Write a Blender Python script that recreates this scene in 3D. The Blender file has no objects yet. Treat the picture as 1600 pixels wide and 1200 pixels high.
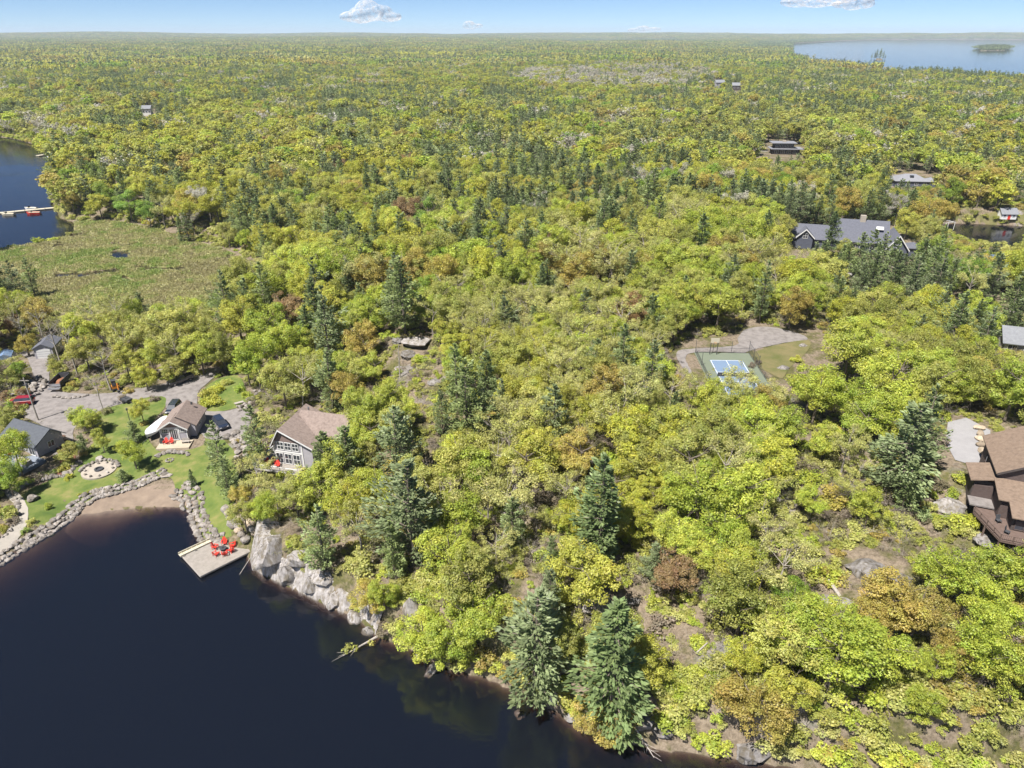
import bpy, bmesh, math, random
import numpy as np
from mathutils import Vector, Matrix
from mathutils.geometry import delaunay_2d_cdt

SC = bpy.context.scene
COL = SC.collection
R = math.radians
rnd = random.Random(7)
rng = np.random.default_rng(11)

# ------------------------------------------------------------------ camera
CAM_H, FPX = 72.0, 1110.0                       # camera height over the lake, focal length in photo pixels (1600 wide)
PITCH = math.atan(548 / FPX)
cam_d = bpy.data.cameras.new('camera')
cam_d.sensor_width = 36.0
cam_d.lens = 36.0 * FPX / 1600
cam_d.clip_start, cam_d.clip_end = 0.5, 90000
cam = bpy.data.objects.new('camera', cam_d)
COL.objects.link(cam)
cam.location = (0, 0, CAM_H)
cam.rotation_euler = (R(90) - PITCH, 0, 0)
SC.camera = cam

# ------------------------------------------------------------------ sky, sun, exposure
SUN_EL, SUN_AZ = R(60), math.atan2(-0.72, -0.70)   # the sun stands to the left behind the camera
world = bpy.data.worlds.new('World')
SC.world = world
world.use_nodes = True
wn = world.node_tree.nodes
wl = world.node_tree.links
sky = wn.new('ShaderNodeTexSky')
sky.sky_type = 'NISHITA'
sky.sun_disc = False
sky.sun_elevation = SUN_EL
sky.sun_rotation = math.pi / 2 - SUN_AZ
sky.altitude = 100
sky.air_density = 0.45
sky.dust_density = 0.0
sky.ozone_density = 6.0
wl.new(sky.outputs[0], wn['Background'].inputs[0])
wn['Background'].inputs[1].default_value = 0.058
sun_d = bpy.data.lights.new('sun', 'SUN')
sun_d.energy = 5.0
sun_d.angle = R(0.53)
sun_d.color = (1.0, 0.95, 0.87)
sun = bpy.data.objects.new('sun', sun_d)
COL.objects.link(sun)
sun_dir = Vector((math.cos(SUN_EL) * math.cos(SUN_AZ), math.cos(SUN_EL) * math.sin(SUN_AZ), math.sin(SUN_EL)))
sun.rotation_euler = sun_dir.to_track_quat('Z', 'Y').to_euler()
sun.location = (0, 0, 400)
vs = SC.view_settings
vs.view_transform = 'Standard'
vs.look = 'None'
vs.exposure = 1.08
vs.gamma = 1.0
vs.use_curve_mapping = False
SC.cycles.max_bounces = 6
SC.cycles.transparent_max_bounces = 12
SC.cycles.diffuse_bounces = 3
SC.cycles.volume_bounces = 0
SC.cycles.use_denoising = True
SC.cycles.sample_clamp_indirect = 6.0

# ------------------------------------------------------------------ helpers: pixels, noise
CP, SP = math.cos(PITCH), math.sin(PITCH)

def ray(px, py):
    u, v = (px - 800) / FPX, -(py - 600) / FPX
    return np.array((u, CP + v * SP, -SP + v * CP))

def P(px, py, z=0.0):
    d = ray(px, py)
    t = (z - CAM_H) / d[2]
    return float(d[0] * t), float(d[1] * t)

def project(x, y, z):
    x, y, z = np.asarray(x, float), np.asarray(y, float), np.asarray(z, float) - CAM_H
    dep = np.maximum(y * CP - z * SP, 0.1)
    return 800 + FPX * x / dep, 600 - FPX * (y * SP + z * CP) / dep, dep

def make_noise(seed, n=5):
    g = np.random.default_rng(seed)
    a = g.uniform(0, 2 * math.pi, n)
    f = g.uniform(0.6, 1.5, n)
    ph = g.uniform(0, 6.28, n)
    def fn(x, y, s):
        r = 0
        for i in range(n):
            r = r + np.sin((np.cos(a[i]) * x + np.sin(a[i]) * y) * f[i] / s * 6.28 + ph[i] + 1.3 * np.sin((np.sin(a[i]) * x - np.cos(a[i]) * y) / s * 2.9 + i))
        return r / n * 1.4
    return fn
nz1, nz2, nz3, nz4 = make_noise(1), make_noise(2), make_noise(3), make_noise(4)

def smooth(e0, e1, x):
    t = np.clip((x - e0) / (e1 - e0), 0, 1)
    return t * t * (3 - 2 * t)

def sdist(poly, x, y):
    """signed distance, positive outside the polygon"""
    q = np.asarray(poly, float)
    x, y = np.atleast_1d(np.asarray(x, float)), np.atleast_1d(np.asarray(y, float))
    best = np.full(x.shape, 1e18)
    ins = np.zeros(x.shape, bool)
    for i in range(len(q)):
        ax, ay = q[i]; bx, by = q[(i + 1) % len(q)]
        ex, ey = bx - ax, by - ay
        t = np.clip(((x - ax) * ex + (y - ay) * ey) / (ex * ex + ey * ey + 1e-12), 0, 1)
        best = np.minimum(best, (x - ax - t * ex) ** 2 + (y - ay - t * ey) ** 2)
        if ay != by:
            ins ^= ((ay > y) != (by > y)) & (x < (bx - ax) * (y - ay) / (by - ay) + ax)
    d = np.sqrt(best)
    return np.where(ins, -d, d)

# ------------------------------------------------------------------ the lie of the land
def pxpoly(pts, z=0.0):
    return [P(a, b, z) for a, b in pts]

BAY = pxpoly([(-60, 905), (0, 872), (60, 836), (108, 806), (118, 803), (150, 800), (200, 795), (245, 792), (285, 793), (300, 800), (302, 825), (310, 842),
              (325, 856), (350, 866), (385, 868), (396, 885), (420, 902), (470, 925), (520, 950), (560, 967), (590, 995), (640, 1012), (665, 1030), (700, 1045),
              (760, 1060), (800, 1078), (840, 1098), (880, 1118), (905, 1140), (950, 1158), (1000, 1168), (1060, 1175), (1150, 1187), (1240, 1200),
              (1400, 1212), (1600, 1214), (1900, 1200)]) + [(160, 20), (160, -160), (-260, -160), (-260, 50)]
LEFT_LAKE = pxpoly([(0, 390), (40, 384), (85, 372), (112, 364), (116, 350), (92, 340), (84, 325), (78, 300), (76, 275), (80, 250), (70, 232), (40, 222), (0, 214)]) + [(-700, 640), (-900, 300), (-300, 225)]
POND = pxpoly([(1455, 352), (1490, 349), (1530, 350), (1575, 352), (1640, 356), (1720, 380), (1640, 402), (1570, 400), (1510, 386), (1470, 368)])
FAR_LAKE = pxpoly([(1238, 91), (1290, 107), (1360, 116), (1440, 123), (1600, 135), (1900, 140), (2200, 100), (2100, 66), (1800, 63), (1600, 62.5), (1500, 62), (1370, 62), (1300, 65), (1240, 68), (1232, 78)])
FAR_POOL = pxpoly([(930, 63.5), (1020, 63.5), (1030, 69), (920, 69)])
ISLAND_A = pxpoly([(1362, 92), (1372, 90), (1382, 92), (1378, 95), (1366, 95)])
ISLAND_B = pxpoly([(1525, 76), (1550, 74), (1580, 76), (1570, 80), (1532, 80)])
POOLS = [pxpoly(p) for p in (
    [(170, 398), (180, 393), (196, 394), (206, 399), (196, 405), (178, 404)],
    [(84, 384), (92, 381), (104, 382), (96, 387), (86, 388)],
    [(88, 428), (110, 427), (135, 428), (160, 424), (185, 421), (186, 425), (160, 429), (135, 434), (110, 431), (90, 434)],
    [(215, 416), (235, 419), (262, 419), (290, 420), (290, 422.5), (262, 422), (236, 423), (215, 419)],
    [(78, 372), (100, 369), (120, 367), (145, 367), (145, 369), (120, 370), (100, 372), (80, 376)],
    [(176, 380), (190, 382), (205, 384), (205, 386), (190, 384.5), (176, 382.5)],
    [(190, 430), (197, 436), (206, 438), (206, 441), (196, 439.5), (187, 433)],
    [(340, 405), (360, 401), (380, 400), (380, 402), (360, 403.5), (341, 408)])]
MARSH = pxpoly([(0, 388), (45, 383), (90, 376), (116, 366), (118, 345), (170, 345), (235, 355), (290, 372), (345, 388), (395, 410), (420, 430), (415, 455), (370, 475), (300, 492), (200, 500), (90, 490), (20, 470), (-60, 440)], 0.2)
LAWN = pxpoly([(40, 800), (58, 815), (105, 792), (150, 772), (205, 760), (262, 745), (275, 765), (285, 772), (300, 776), (305, 790), (312, 825), (330, 835), (360, 836), (372, 830), (366, 800), (372, 765), (372, 720), (345, 690), (322, 684), (318, 700), (262, 712), (240, 700), (232, 676), (262, 640), (255, 625), (235, 628), (205, 634), (170, 645), (150, 665), (155, 685), (130, 712), (112, 735), (75, 750), (40, 765), (32, 780)], 1.4)
VERGE = pxpoly([(318, 635), (312, 618), (330, 600), (352, 590), (372, 588), (385, 610), (384, 630), (362, 638), (335, 641)], 2.8)
DRIVE = pxpoly([(36, 650), (20, 640), (48, 620), (52, 585), (42, 560), (30, 548), (62, 546), (82, 556), (78, 580), (84, 610), (130, 616), (180, 614), (230, 606), (262, 600), (300, 592), (335, 577), (345, 582), (326, 600), (312, 612), (308, 628), (318, 640), (350, 642), (384, 640), (392, 660), (378, 680), (350, 685), (322, 682), (300, 660), (262, 640), (258, 622), (235, 622), (205, 628), (160, 640), (118, 665), (112, 690), (92, 715), (80, 700), (72, 668)], 2.6)
COURT_C, COURT_RZ = (45.6, 129.6), R(-2)
COURT_ZONE = [(36.5, 146), (56, 158), (72, 158), (72, 140), (60, 124), (55, 113), (39, 111), (34, 130)]
COURT_DRIVE = pxpoly([(1058, 560), (1060, 548), (1085, 545), (1150, 540), (1152, 530), (1165, 515), (1200, 511), (1240, 519), (1262, 530), (1225, 536), (1180, 546), (1152, 556), (1150, 551), (1076, 553), (1080, 580), (1098, 610), (1085, 600), (1070, 580)], 9)
COURT_GRASS = pxpoly([(1160, 556), (1185, 548), (1225, 537), (1264, 532), (1262, 548), (1245, 565), (1230, 580), (1222, 592), (1200, 582), (1178, 572)], 9)
RDRIVE = [(78.5, 107.5), (80, 103.1), (75.2, 95.2), (71.2, 92.6), (69.4, 94.5), (70.6, 99.5), (74.5, 106)]
BEACH = pxpoly([(112, 812), (108, 800), (150, 786), (205, 772), (255, 765), (290, 772), (300, 783), (304, 800), (300, 822), (270, 838), (200, 842), (130, 842), (100, 826)], 0.0)
PATH = pxpoly([(8, 770), (24, 768), (40, 785), (45, 805), (40, 822), (22, 842), (0, 860), (-20, 868), (-20, 850), (0, 842), (18, 824), (27, 806), (26, 792), (14, 780)], 1.0)

CTRL = np.array([(-75, 112, 1.6), (-60, 105, 1.2), (-65, 125, 2.2), (-58, 122, 2.4), (-90, 115, 2), (-85, 125, 2.4), (-77, 137, 2.8), (-100, 138, 2.8), (-110, 153, 3), (-50, 95, .9),
    (-47, 92, .8), (-62, 140, 3.0), (-85, 97, 1.0), (-65, 101.5, .5), (-80, 101, .9), (-60, 115, 1.8), (-54, 110, 1.9), (-38, 109, 4.8), (-41, 104, 3.6), (-33, 112, 7), (-46, 112, 2.8), (-50, 121, 2.6), (-48, 128, 3.2),
    (-34, 88, 5.5), (-28, 83, 5.2), (-19, 78, 4.6), (-41, 92, 1.6), (-22, 100, 9), (-11, 109, 12), (-22, 144, 13), (-10, 130, 13.5), (5, 95, 11), (0, 80, 6.5), (15, 80, 8), (20, 110, 12), (30, 90, 11),
    (45, 72, 9.5), (30, 65, 6.5), (15, 64, 4.5), (55, 60, 6.5), (60, 70, 8.8), (38, 142, 9), (48, 142, 9), (53, 123, 9), (42, 115, 9), (60, 150, 9), (66, 138, 9.3), (46, 128, 9),
    (72, 90, 12.3), (75, 100, 12.4), (66, 80, 10.2), (80, 95, 12.8), (60, 95, 11), (66, 73, 9), (78, 106, 12.4), (90, 80, 12), (115, 235, 7), (100, 180, 8), (60, 200, 9), (0, 200, 10), (-40, 180, 8), (-60, 162, 4),
    (-40, 220, 6), (0, 300, 8), (80, 300, 7), (190, 350, 6), (165, 450, 8), (-90, 180, 1.2), (-120, 162, 2), (-100, 330, 4), (-50, 400, 6), (150, 260, 3), (130, 200, 5), (200, 200, 5), (180, 150, 8),
    (-150, 130, 3), (-150, 180, 1), (100, 120, 11), (120, 80, 11), (-75, 230, .9), (-250, 420, 5), (300, 300, 6), (250, 420, 8)], float)

def water_sd(x, y):
    d = sdist(BAY, x, y)
    for q in (LEFT_LAKE, POND):
        d = np.minimum(d, sdist(q, x, y))
    f = np.maximum(sdist(FAR_LAKE, x, y), -np.minimum(sdist(ISLAND_A, x, y), sdist(ISLAND_B, x, y)))
    return np.minimum(np.minimum(d, f), sdist(FAR_POOL, x, y))

CLEAR = [LAWN, VERGE, DRIVE, RDRIVE, BEACH, PATH, COURT_ZONE]

def height(x, y):
    x, y = np.atleast_1d(np.asarray(x, float)), np.atleast_1d(np.asarray(y, float))
    num = np.zeros(x.shape); den = np.zeros(x.shape)
    for cx, cy, ch in CTRL:
        w = 1.0 / ((x - cx) ** 2 + (y - cy) ** 2 + 16.0) ** 1.6
        num += w * ch; den += w
    h = num / den
    r = np.hypot(x, y)
    far = smooth(330, 620, r)
    roll = 7 + 5.5 * nz1(x, y, 900) + 2.5 * nz2(x, y, 330)
    roll += smooth(2500, 8500, r) * (16 + 12 * nz3(x, y, 3600)) + smooth(7200, 12500, r) * (34 + 12 * nz4(x, y, 4200))
    h = h * (1 - far) + roll * far
    d = water_sd(x, y)
    dm = sdist(MARSH, x, y)
    h = np.where(dm < 14, h * smooth(0, 14, dm) + 0.28 * (1 - smooth(0, 14, dm)), h)
    clear = np.full(x.shape, 1e9)
    near = r < 260
    if near.any():
        c = clear[near]
        for q in CLEAR:
            c = np.minimum(c, sdist(q, x[near], y[near]))
        clear[near] = c
    rough = smooth(0.5, 5, clear) * smooth(1, 8, dm) * (1 - smooth(260, 420, r)) * smooth(0, 4, d)
    h = h + rough * (0.55 * nz2(x, y, 13) + 0.3 * nz3(x, y, 5.0) + 0.9 * nz4(x, y, 31) * smooth(-45, -25, x))
    cz = sdist(COURT_ZONE, x, y)
    h = np.where(cz < 5, 9.0 * (1 - smooth(0, 5, cz)) + h * smooth(0, 5, cz), h)
    dr = np.where(r > 2500, 900.0, np.where(r > 560, 25.0, np.where(x < -44, 4.5, np.where(x < -14, 3.0, 4.5))))
    land = np.maximum(h, 0.12) * (0.08 + 0.92 * smooth(0, 1, d / dr))
    slope = 0.16 + 1.9 * np.clip(smooth(-66, -48, x) + 1 - smooth(-92, -76, x), 0, 1)
    dd = np.minimum(d, 0)
    bed = np.maximum(dd * slope - 0.7 * smooth(9, 18, -dd) * 3, -6.0) - 0.05
    h = np.where(d > 0, land, bed)
    for q in POOLS:
        pd = sdist(q, x, y)
        h = np.where(pd < 1.5, np.minimum(h, 0.28 + (pd - 1.5) * 0.5), h)
    return h

def hz(x, y):
    return float(height(x, y)[0])

def hit(px, py, up=0.0):
    """where the ray through a photo pixel meets the terrain raised by 'up'"""
    d = ray(px, py)
    t0 = CAM_H / max(-d[2], 0.012)
    ts = np.linspace(0.35 * t0, 1.0 * t0, 90)
    for _ in range(3):
        g = CAM_H + ts * d[2] - height(ts * d[0], ts * d[1]) - up
        k = int(np.argmax(g < 0)) if (g < 0).any() else len(ts) - 1
        a, b = ts[max(k - 1, 0)], ts[k]
        ts = np.linspace(a, b, 12)
    t = 0.5 * (a + b)
    return float(d[0] * t), float(d[1] * t), hz(d[0] * t, d[1] * t)

# ------------------------------------------------------------------ materials
def nodes_of(m):
    m.use_nodes = True
    return m.node_tree.nodes, m.node_tree.links

def N(n, kind, **kw):
    o = n.new(kind)
    for k, v in kw.items():
        if k == 'i':
            for a, b in v.items():
                o.inputs[a].default_value = b
        else:
            setattr(o, k, v)
    return o

def ramp_node(n, stops):
    r = n.new('ShaderNodeValToRGB')
    e = r.color_ramp.elements
    while len(e) > 1:
        e.remove(e[-1])
    e[0].position, e[0].color = stops[0][0], (*stops[0][1], 1)
    for p, c in stops[1:]:
        k = e.new(p); k.color = (*c, 1)
    return r

MATS = {}
def mat(name, c1, c2=None, scale=1.0, rough=0.8, bump=0.0, bscale=None, metal=0.0, spec=0.3, detail=6.0, coord='Object', stops=None, coat=0.0):
    """a principled surface whose colour wanders between c1 and c2 by noise"""
    if name in MATS:
        return MATS[name]
    m = bpy.data.materials.new(name); MATS[name] = m
    n, l = nodes_of(m)
    b = n['Principled BSDF']
    b.inputs['Roughness'].default_value = rough
    b.inputs['Metallic'].default_value = metal
    b.inputs['Specular IOR Level'].default_value = spec
    b.inputs['Coat Weight'].default_value = coat
    tc = N(n, 'ShaderNodeTexCoord')
    c2 = c2 or tuple(min(1, v * 0.75) for v in c1)
    no = N(n, 'ShaderNodeTexNoise', i={'Scale': scale, 'Detail': detail, 'Roughness': 0.65})
    l.new(tc.outputs[coord], no.inputs['Vector'])
    r = ramp_node(n, stops or [(0.32, c1), (0.68, c2)])
    l.new(no.outputs['Fac'], r.inputs[0])
    l.new(r.outputs[0], b.inputs['Base Color'])
    if bump:
        nb = N(n, 'ShaderNodeTexNoise', i={'Scale': bscale or scale * 3, 'Detail': 8.0, 'Roughness': 0.7})
        l.new(tc.outputs[coord], nb.inputs['Vector'])
        bp = N(n, 'ShaderNodeBump', i={'Strength': 0.7, 'Distance': bump})
        l.new(nb.outputs['Fac'], bp.inputs['Height'])
        l.new(bp.outputs[0], b.inputs['Normal'])
    return m

def foliage_mat(name, trans=0.35, rough=0.6, hue=0.012):
    """leaf colour = the plant's own tint, varied leaf by leaf"""
    m = bpy.data.materials.new(name); MATS[name] = m
    n, l = nodes_of(m)
    n.remove(n['Principled BSDF'])
    at = N(n, 'ShaderNodeAttribute', attribute_type='INSTANCER', attribute_name='tint')
    sh = N(n, 'ShaderNodeAttribute', attribute_type='GEOMETRY', attribute_name='shade')
    sep = N(n, 'ShaderNodeSeparateXYZ')
    l.new(sh.outputs['Vector'], sep.inputs[0])
    hsv = N(n, 'ShaderNodeHueSaturation')
    mh = N(n, 'ShaderNodeMath', operation='MULTIPLY_ADD', i={1: hue, 2: 0.5})
    l.new(sep.outputs['Y'], mh.inputs[0])
    l.new(mh.outputs[0], hsv.inputs['Hue'])
    l.new(sep.outputs['X'], hsv.inputs['Value'])
    l.new(at.outputs['Color'], hsv.inputs['Color'])
    di = N(n, 'ShaderNodeBsdfDiffuse')
    tr = N(n, 'ShaderNodeBsdfTranslucent')
    gl = N(n, 'ShaderNodeBsdfGlossy', i={'Roughness': 0.55, 'Color': (1, 1, 1, 1)})
    m1 = N(n, 'ShaderNodeMixShader', i={0: trans})
    m2 = N(n, 'ShaderNodeMixShader', i={0: 0.025})
    l.new(hsv.outputs[0], di.inputs['Color']); l.new(hsv.outputs[0], tr.inputs['Color'])
    l.new(di.outputs[0], m1.inputs[1]); l.new(tr.outputs[0], m1.inputs[2])
    l.new(m1.outputs[0], m2.inputs[1]); l.new(gl.outputs[0], m2.inputs[2])
    l.new(m2.outputs[0], n['Material Output'].inputs['Surface'])
    return m

M_LEAF = foliage_mat('leaf', trans=0.5)
M_NEEDLE = foliage_mat('needle', trans=0.42, hue=0.01)
M_BARK = mat('bark', (0.11, 0.085, 0.065), (0.19, 0.165, 0.14), 3.0, 0.95, 0.03)
M_PALEBARK = mat('pale_bark', (0.38, 0.35, 0.31), (0.22, 0.20, 0.17), 2.0, 0.9, 0.02)
M_TWIG = mat('twig', (0.23, 0.20, 0.175), (0.33, 0.30, 0.27), 2.0, 0.95)

def ground_material():
    m = bpy.data.materials.new('forest_floor')
    n, l = nodes_of(m)
    b = n['Principled BSDF']; b.inputs['Roughness'].default_value = 0.95; b.inputs['Specular IOR Level'].default_value = 0.15
    g = N(n, 'ShaderNodeNewGeometry')
    na = N(n, 'ShaderNodeTexNoise', i={'Scale': 0.16, 'Detail': 9.0, 'Roughness': 0.7})
    nb = N(n, 'ShaderNodeTexNoise', i={'Scale': 1.9, 'Detail': 8.0, 'Roughness': 0.75})
    nc = N(n, 'ShaderNodeTexNoise', i={'Scale': 0.055, 'Detail': 7.0, 'Roughness': 0.6})
    for q in (na, nb, nc):
        l.new(g.outputs['Position'], q.inputs['Vector'])
    litter = ramp_node(n, [(0.3, (0.07, 0.055, 0.04)), (0.47, (0.15, 0.12, 0.088)), (0.6, (0.225, 0.182, 0.138)), (0.72, (0.11, 0.098, 0.066))])
    l.new(nb.outputs['Fac'], litter.inputs[0])
    moss = ramp_node(n, [(0.35, (0.05, 0.055, 0.018)), (0.65, (0.12, 0.11, 0.045))])
    l.new(nb.outputs['Fac'], moss.inputs[0])
    rock = ramp_node(n, [(0.3, (0.10, 0.095, 0.095)), (0.5, (0.22, 0.21, 0.21)), (0.7, (0.32, 0.295, 0.29))])
    l.new(nb.outputs['Fac'], rock.inputs[0])
    f1 = ramp_node(n, [(0.47, (0, 0, 0)), (0.58, (1, 1, 1))]); l.new(na.outputs['Fac'], f1.inputs[0])
    f2 = ramp_node(n, [(0.60, (0, 0, 0)), (0.66, (0.85, 0.85, 0.85))]); l.new(nc.outputs['Fac'], f2.inputs[0])
    mx1 = N(n, 'ShaderNodeMix', data_type='RGBA'); l.new(f1.outputs[0], mx1.inputs['Factor']); l.new(litter.outputs[0], mx1.inputs['A']); l.new(moss.outputs[0], mx1.inputs['B'])
    mx2 = N(n, 'ShaderNodeMix', data_type='RGBA'); l.new(f2.outputs[0], mx2.inputs['Factor']); l.new(mx1.outputs['Result'], mx2.inputs['A']); l.new(rock.outputs[0], mx2.inputs['B'])
    # the lake bed: brown sand and silt
    sp = N(n, 'ShaderNodeSeparateXYZ'); l.new(g.outputs['Position'], sp.inputs[0])
    bed = ramp_node(n, [(0.3, (0.085, 0.06, 0.04)), (0.7, (0.16, 0.115, 0.08))]); l.new(na.outputs['Fac'], bed.inputs[0])
    fz = N(n, 'ShaderNodeMapRange', i={1: 0.02, 2: -0.1}); l.new(sp.outputs['Z'], fz.inputs[0])
    mx3 = N(n, 'ShaderNodeMix', data_type='RGBA'); l.new(fz.outputs[0], mx3.inputs['Factor']); l.new(mx2.outputs['Result'], mx3.inputs['A']); l.new(bed.outputs[0], mx3.inputs['B'])
    l.new(mx3.outputs['Result'], b.inputs['Base Color'])
    bp = N(n, 'ShaderNodeBump', i={'Strength': 0.8, 'Distance': 0.15}); l.new(nb.outputs['Fac'], bp.inputs['Height']); l.new(bp.outputs[0], b.inputs['Normal'])
    return m

def water_material():
    m = bpy.data.materials.new('lake_water')
    n, l = nodes_of(m)
    n.remove(n['Principled BSDF'])
    g = N(n, 'ShaderNodeNewGeometry')
    mp = N(n, 'ShaderNodeMapping', i={'Scale': (1.0, 1.6, 1.0), 'Rotation': (0, 0, 0.5)})
    l.new(g.outputs['Position'], mp.inputs[0])
    w1 = N(n, 'ShaderNodeTexNoise', i={'Scale': 1.4, 'Detail': 3.0, 'Roughness': 0.55})
    w2 = N(n, 'ShaderNodeTexNoise', i={'Scale': 0.035, 'Detail': 3.0})
    l.new(mp.outputs[0], w1.inputs['Vector']); l.new(mp.outputs[0], w2.inputs['Vector'])
    st = N(n, 'ShaderNodeMapRange', i={1: 0.35, 2: 0.65, 3: 0.15, 4: 1.0}); l.new(w2.outputs['Fac'], st.inputs[0])
    bp = N(n, 'ShaderNodeBump', i={'Distance': 0.035}); l.new(w1.outputs['Fac'], bp.inputs['Height']); l.new(st.outputs[0], bp.inputs['Strength'])
    fr = N(n, 'ShaderNodeFresnel', i={'IOR': 1.75}); l.new(bp.outputs[0], fr.inputs['Normal'])
    gl = N(n, 'ShaderNodeBsdfGlossy', i={'Roughness': 0.06}); l.new(bp.outputs[0], gl.inputs['Normal'])
    tr = N(n, 'ShaderNodeBsdfTransparent', i={'Color': (0.97, 0.97, 0.97, 1)})
    # a little light comes back from the silt that hangs in the water
    di = N(n, 'ShaderNodeBsdfDiffuse', i={'Color': (0.085, 0.11, 0.185, 1)})
    tb = N(n, 'ShaderNodeMixShader', i={0: 0.05}); l.new(tr.outputs[0], tb.inputs[1]); l.new(di.outputs[0], tb.inputs[2])
    mx = N(n, 'ShaderNodeMixShader')
    l.new(fr.outputs[0], mx.inputs[0]); l.new(tb.outputs[0], mx.inputs[1]); l.new(gl.outputs[0], mx.inputs[2])
    l.new(mx.outputs[0], n['Material Output'].inputs['Surface'])
    va = N(n, 'ShaderNodeVolumeAbsorption', i={'Color': (0.42, 0.29, 0.19, 1), 'Density': 1.7})
    l.new(va.outputs[0], n['Material Output'].inputs['Volume'])
    return m

# ------------------------------------------------------------------ mesh building
def new_mesh(name, verts, faces, mats=(), mi=None, attrs=None, smooth_shade=False):
    me = bpy.data.meshes.new(name)
    if isinstance(verts, np.ndarray):
        nv, nf, k = len(verts), len(faces), faces.shape[1]
        me.vertices.add(nv); me.vertices.foreach_set('co', verts.astype(np.float32).ravel())
        me.loops.add(nf * k); me.loops.foreach_set('vertex_index', faces.astype(np.int32).ravel())
        me.polygons.add(nf); me.polygons.foreach_set('loop_start', np.arange(0, nf * k, k, dtype=np.int32))
        me.update(calc_edges=True)
    else:
        me.from_pydata(verts, [], faces)
    for m in mats:
        me.materials.append(m)
    if mi is not None:
        me.polygons.foreach_set('material_index', np.asarray(mi, np.int32))
    for an, (ty, dat) in (attrs or {}).items():
        a = me.attributes.new(an, ty, 'POINT')
        a.data.foreach_set('vector' if ty == 'FLOAT_VECTOR' else 'color' if ty == 'FLOAT_COLOR' else 'value', np.asarray(dat).ravel())
    if smooth_shade:
        me.polygons.foreach_set('use_smooth', np.ones(len(me.polygons), bool))
    me.update()
    return me

def link(name, me, parent=None, loc=(0, 0, 0), rz=0.0):
    o = bpy.data.objects.new(name, me)
    COL.objects.link(o)
    o.location = loc
    o.rotation_euler = (0, 0, rz)
    if parent:
        o.parent = parent
    return o

def tag(o, label=None, cat=None, group=None, kind=None):
    for k, v in (('label', label), ('category', cat), ('group', group), ('kind', kind)):
        if v:
            o[k] = v
    return o

def thing(name, label, cat, loc, rz=0.0, group=None):
    return tag(link(name, None, None, loc, rz), label, cat, group)

class MB:
    """collects faces of one mesh"""
    def __init__(s):
        s.v, s.f = [], []
    def add(s, vs_, fs):
        k = len(s.v)
        s.v += [tuple(p) for p in vs_]
        s.f += [tuple(i + k for i in f) for f in fs]
        return s
    def box(s, c, d, rz=0.0, rx=0.0, ry=0.0):
        mt = Matrix.Translation(c) @ Matrix.Rotation(rz, 4, 'Z') @ Matrix.Rotation(ry, 4, 'Y') @ Matrix.Rotation(rx, 4, 'X')
        pts = [mt @ Vector((x * d[0] / 2, y * d[1] / 2, z * d[2] / 2)) for x in (-1, 1) for y in (-1, 1) for z in (-1, 1)]
        return s.add(pts, [(0, 1, 3, 2), (4, 6, 7, 5), (0, 4, 5, 1), (2, 3, 7, 6), (0, 2, 6, 4), (1, 5, 7, 3)])
    def bb(s, x0, x1, y0, y1, z0, z1):
        return s.box(((x0 + x1) / 2, (y0 + y1) / 2, (z0 + z1) / 2), (x1 - x0, y1 - y0, z1 - z0))
    def prism(s, pts, off):
        """polygon pts (3d) swept by off"""
        n = len(pts)
        a = [Vector(p) for p in pts]; b = [p + Vector(off) for p in a]
        return s.add(a + b, [tuple(range(n - 1, -1, -1)), tuple(range(n, 2 * n))] + [(i, (i + 1) % n, n + (i + 1) % n, n + i) for i in range(n)])
    def tube(s, p0, p1, r0, r1=None, n=6):
        r1 = r0 if r1 is None else r1
        p0, p1 = Vector(p0), Vector(p1)
        q = (p1 - p0).to_track_quat('Z', 'Y')
        ring = lambda p, r: [p + q @ Vector((r * math.cos(6.2832 * i / n), r * math.sin(6.2832 * i / n), 0)) for i in range(n)]
        return s.add(ring(p0, r0) + ring(p1, r1), [(i, (i + 1) % n, n + (i + 1) % n, n + i) for i in range(n)] + [tuple(range(n - 1, -1, -1)), tuple(range(n, 2 * n))])
    def lathe(s, prof, n=12, c=(0, 0, 0), sx=1.0, sy=1.0):
        vs_, fs = [], []
        for r, z in prof:
            vs_ += [(c[0] + sx * r * math.cos(6.2832 * i / n), c[1] + sy * r * math.sin(6.2832 * i / n), c[2] + z) for i in range(n)]
        for k in range(len(prof) - 1):
            fs += [(k * n + i, k * n + (i + 1) % n, (k + 1) * n + (i + 1) % n, (k + 1) * n + i) for i in range(n)]
        fs += [tuple(range(n - 1, -1, -1)), tuple(range((len(prof) - 1) * n, len(prof) * n))]
        return s.add(vs_, fs)
    def mesh(s, name, m, smooth_shade=False):
        return new_mesh(name, s.v, s.f, [m], smooth_shade=smooth_shade)
    def build(s, name, m, parent=None, loc=(0, 0, 0), rz=0.0, smooth_shade=False):
        return link(name, s.mesh(name, m, smooth_shade), parent, loc, rz)

def copy_tree(o, parent=None):
    c = o.copy(); COL.objects.link(c); c.parent = parent
    for ch in list(o.children):
        copy_tree(ch, c)
    return c

def densify(poly, step, wob=0.0, closed=True):
    """Catmull-Rom curve through the polygon's points"""
    q = [Vector(p) for p in poly]; n = len(q); out = []
    for i in range(n if closed else n - 1):
        if closed:
            a, b, c, d = q[i - 1], q[i], q[(i + 1) % n], q[(i + 2) % n]
        else:
            a, b, c, d = q[max(i - 1, 0)], q[i], q[i + 1], q[min(i + 2, n - 1)]
        k = max(1, int((c - b).length / step))
        for j in range(k):
            t = j / k
            p = 0.5 * (2 * b + (c - a) * t + (2 * a - 5 * b + 4 * c - d) * t * t + (3 * b - a - 3 * c + d) * t ** 3)
            if wob:
                p = p + Vector((rnd.uniform(-wob, wob), rnd.uniform(-wob, wob)))
            out.append((p.x, p.y))
    return out

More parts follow.
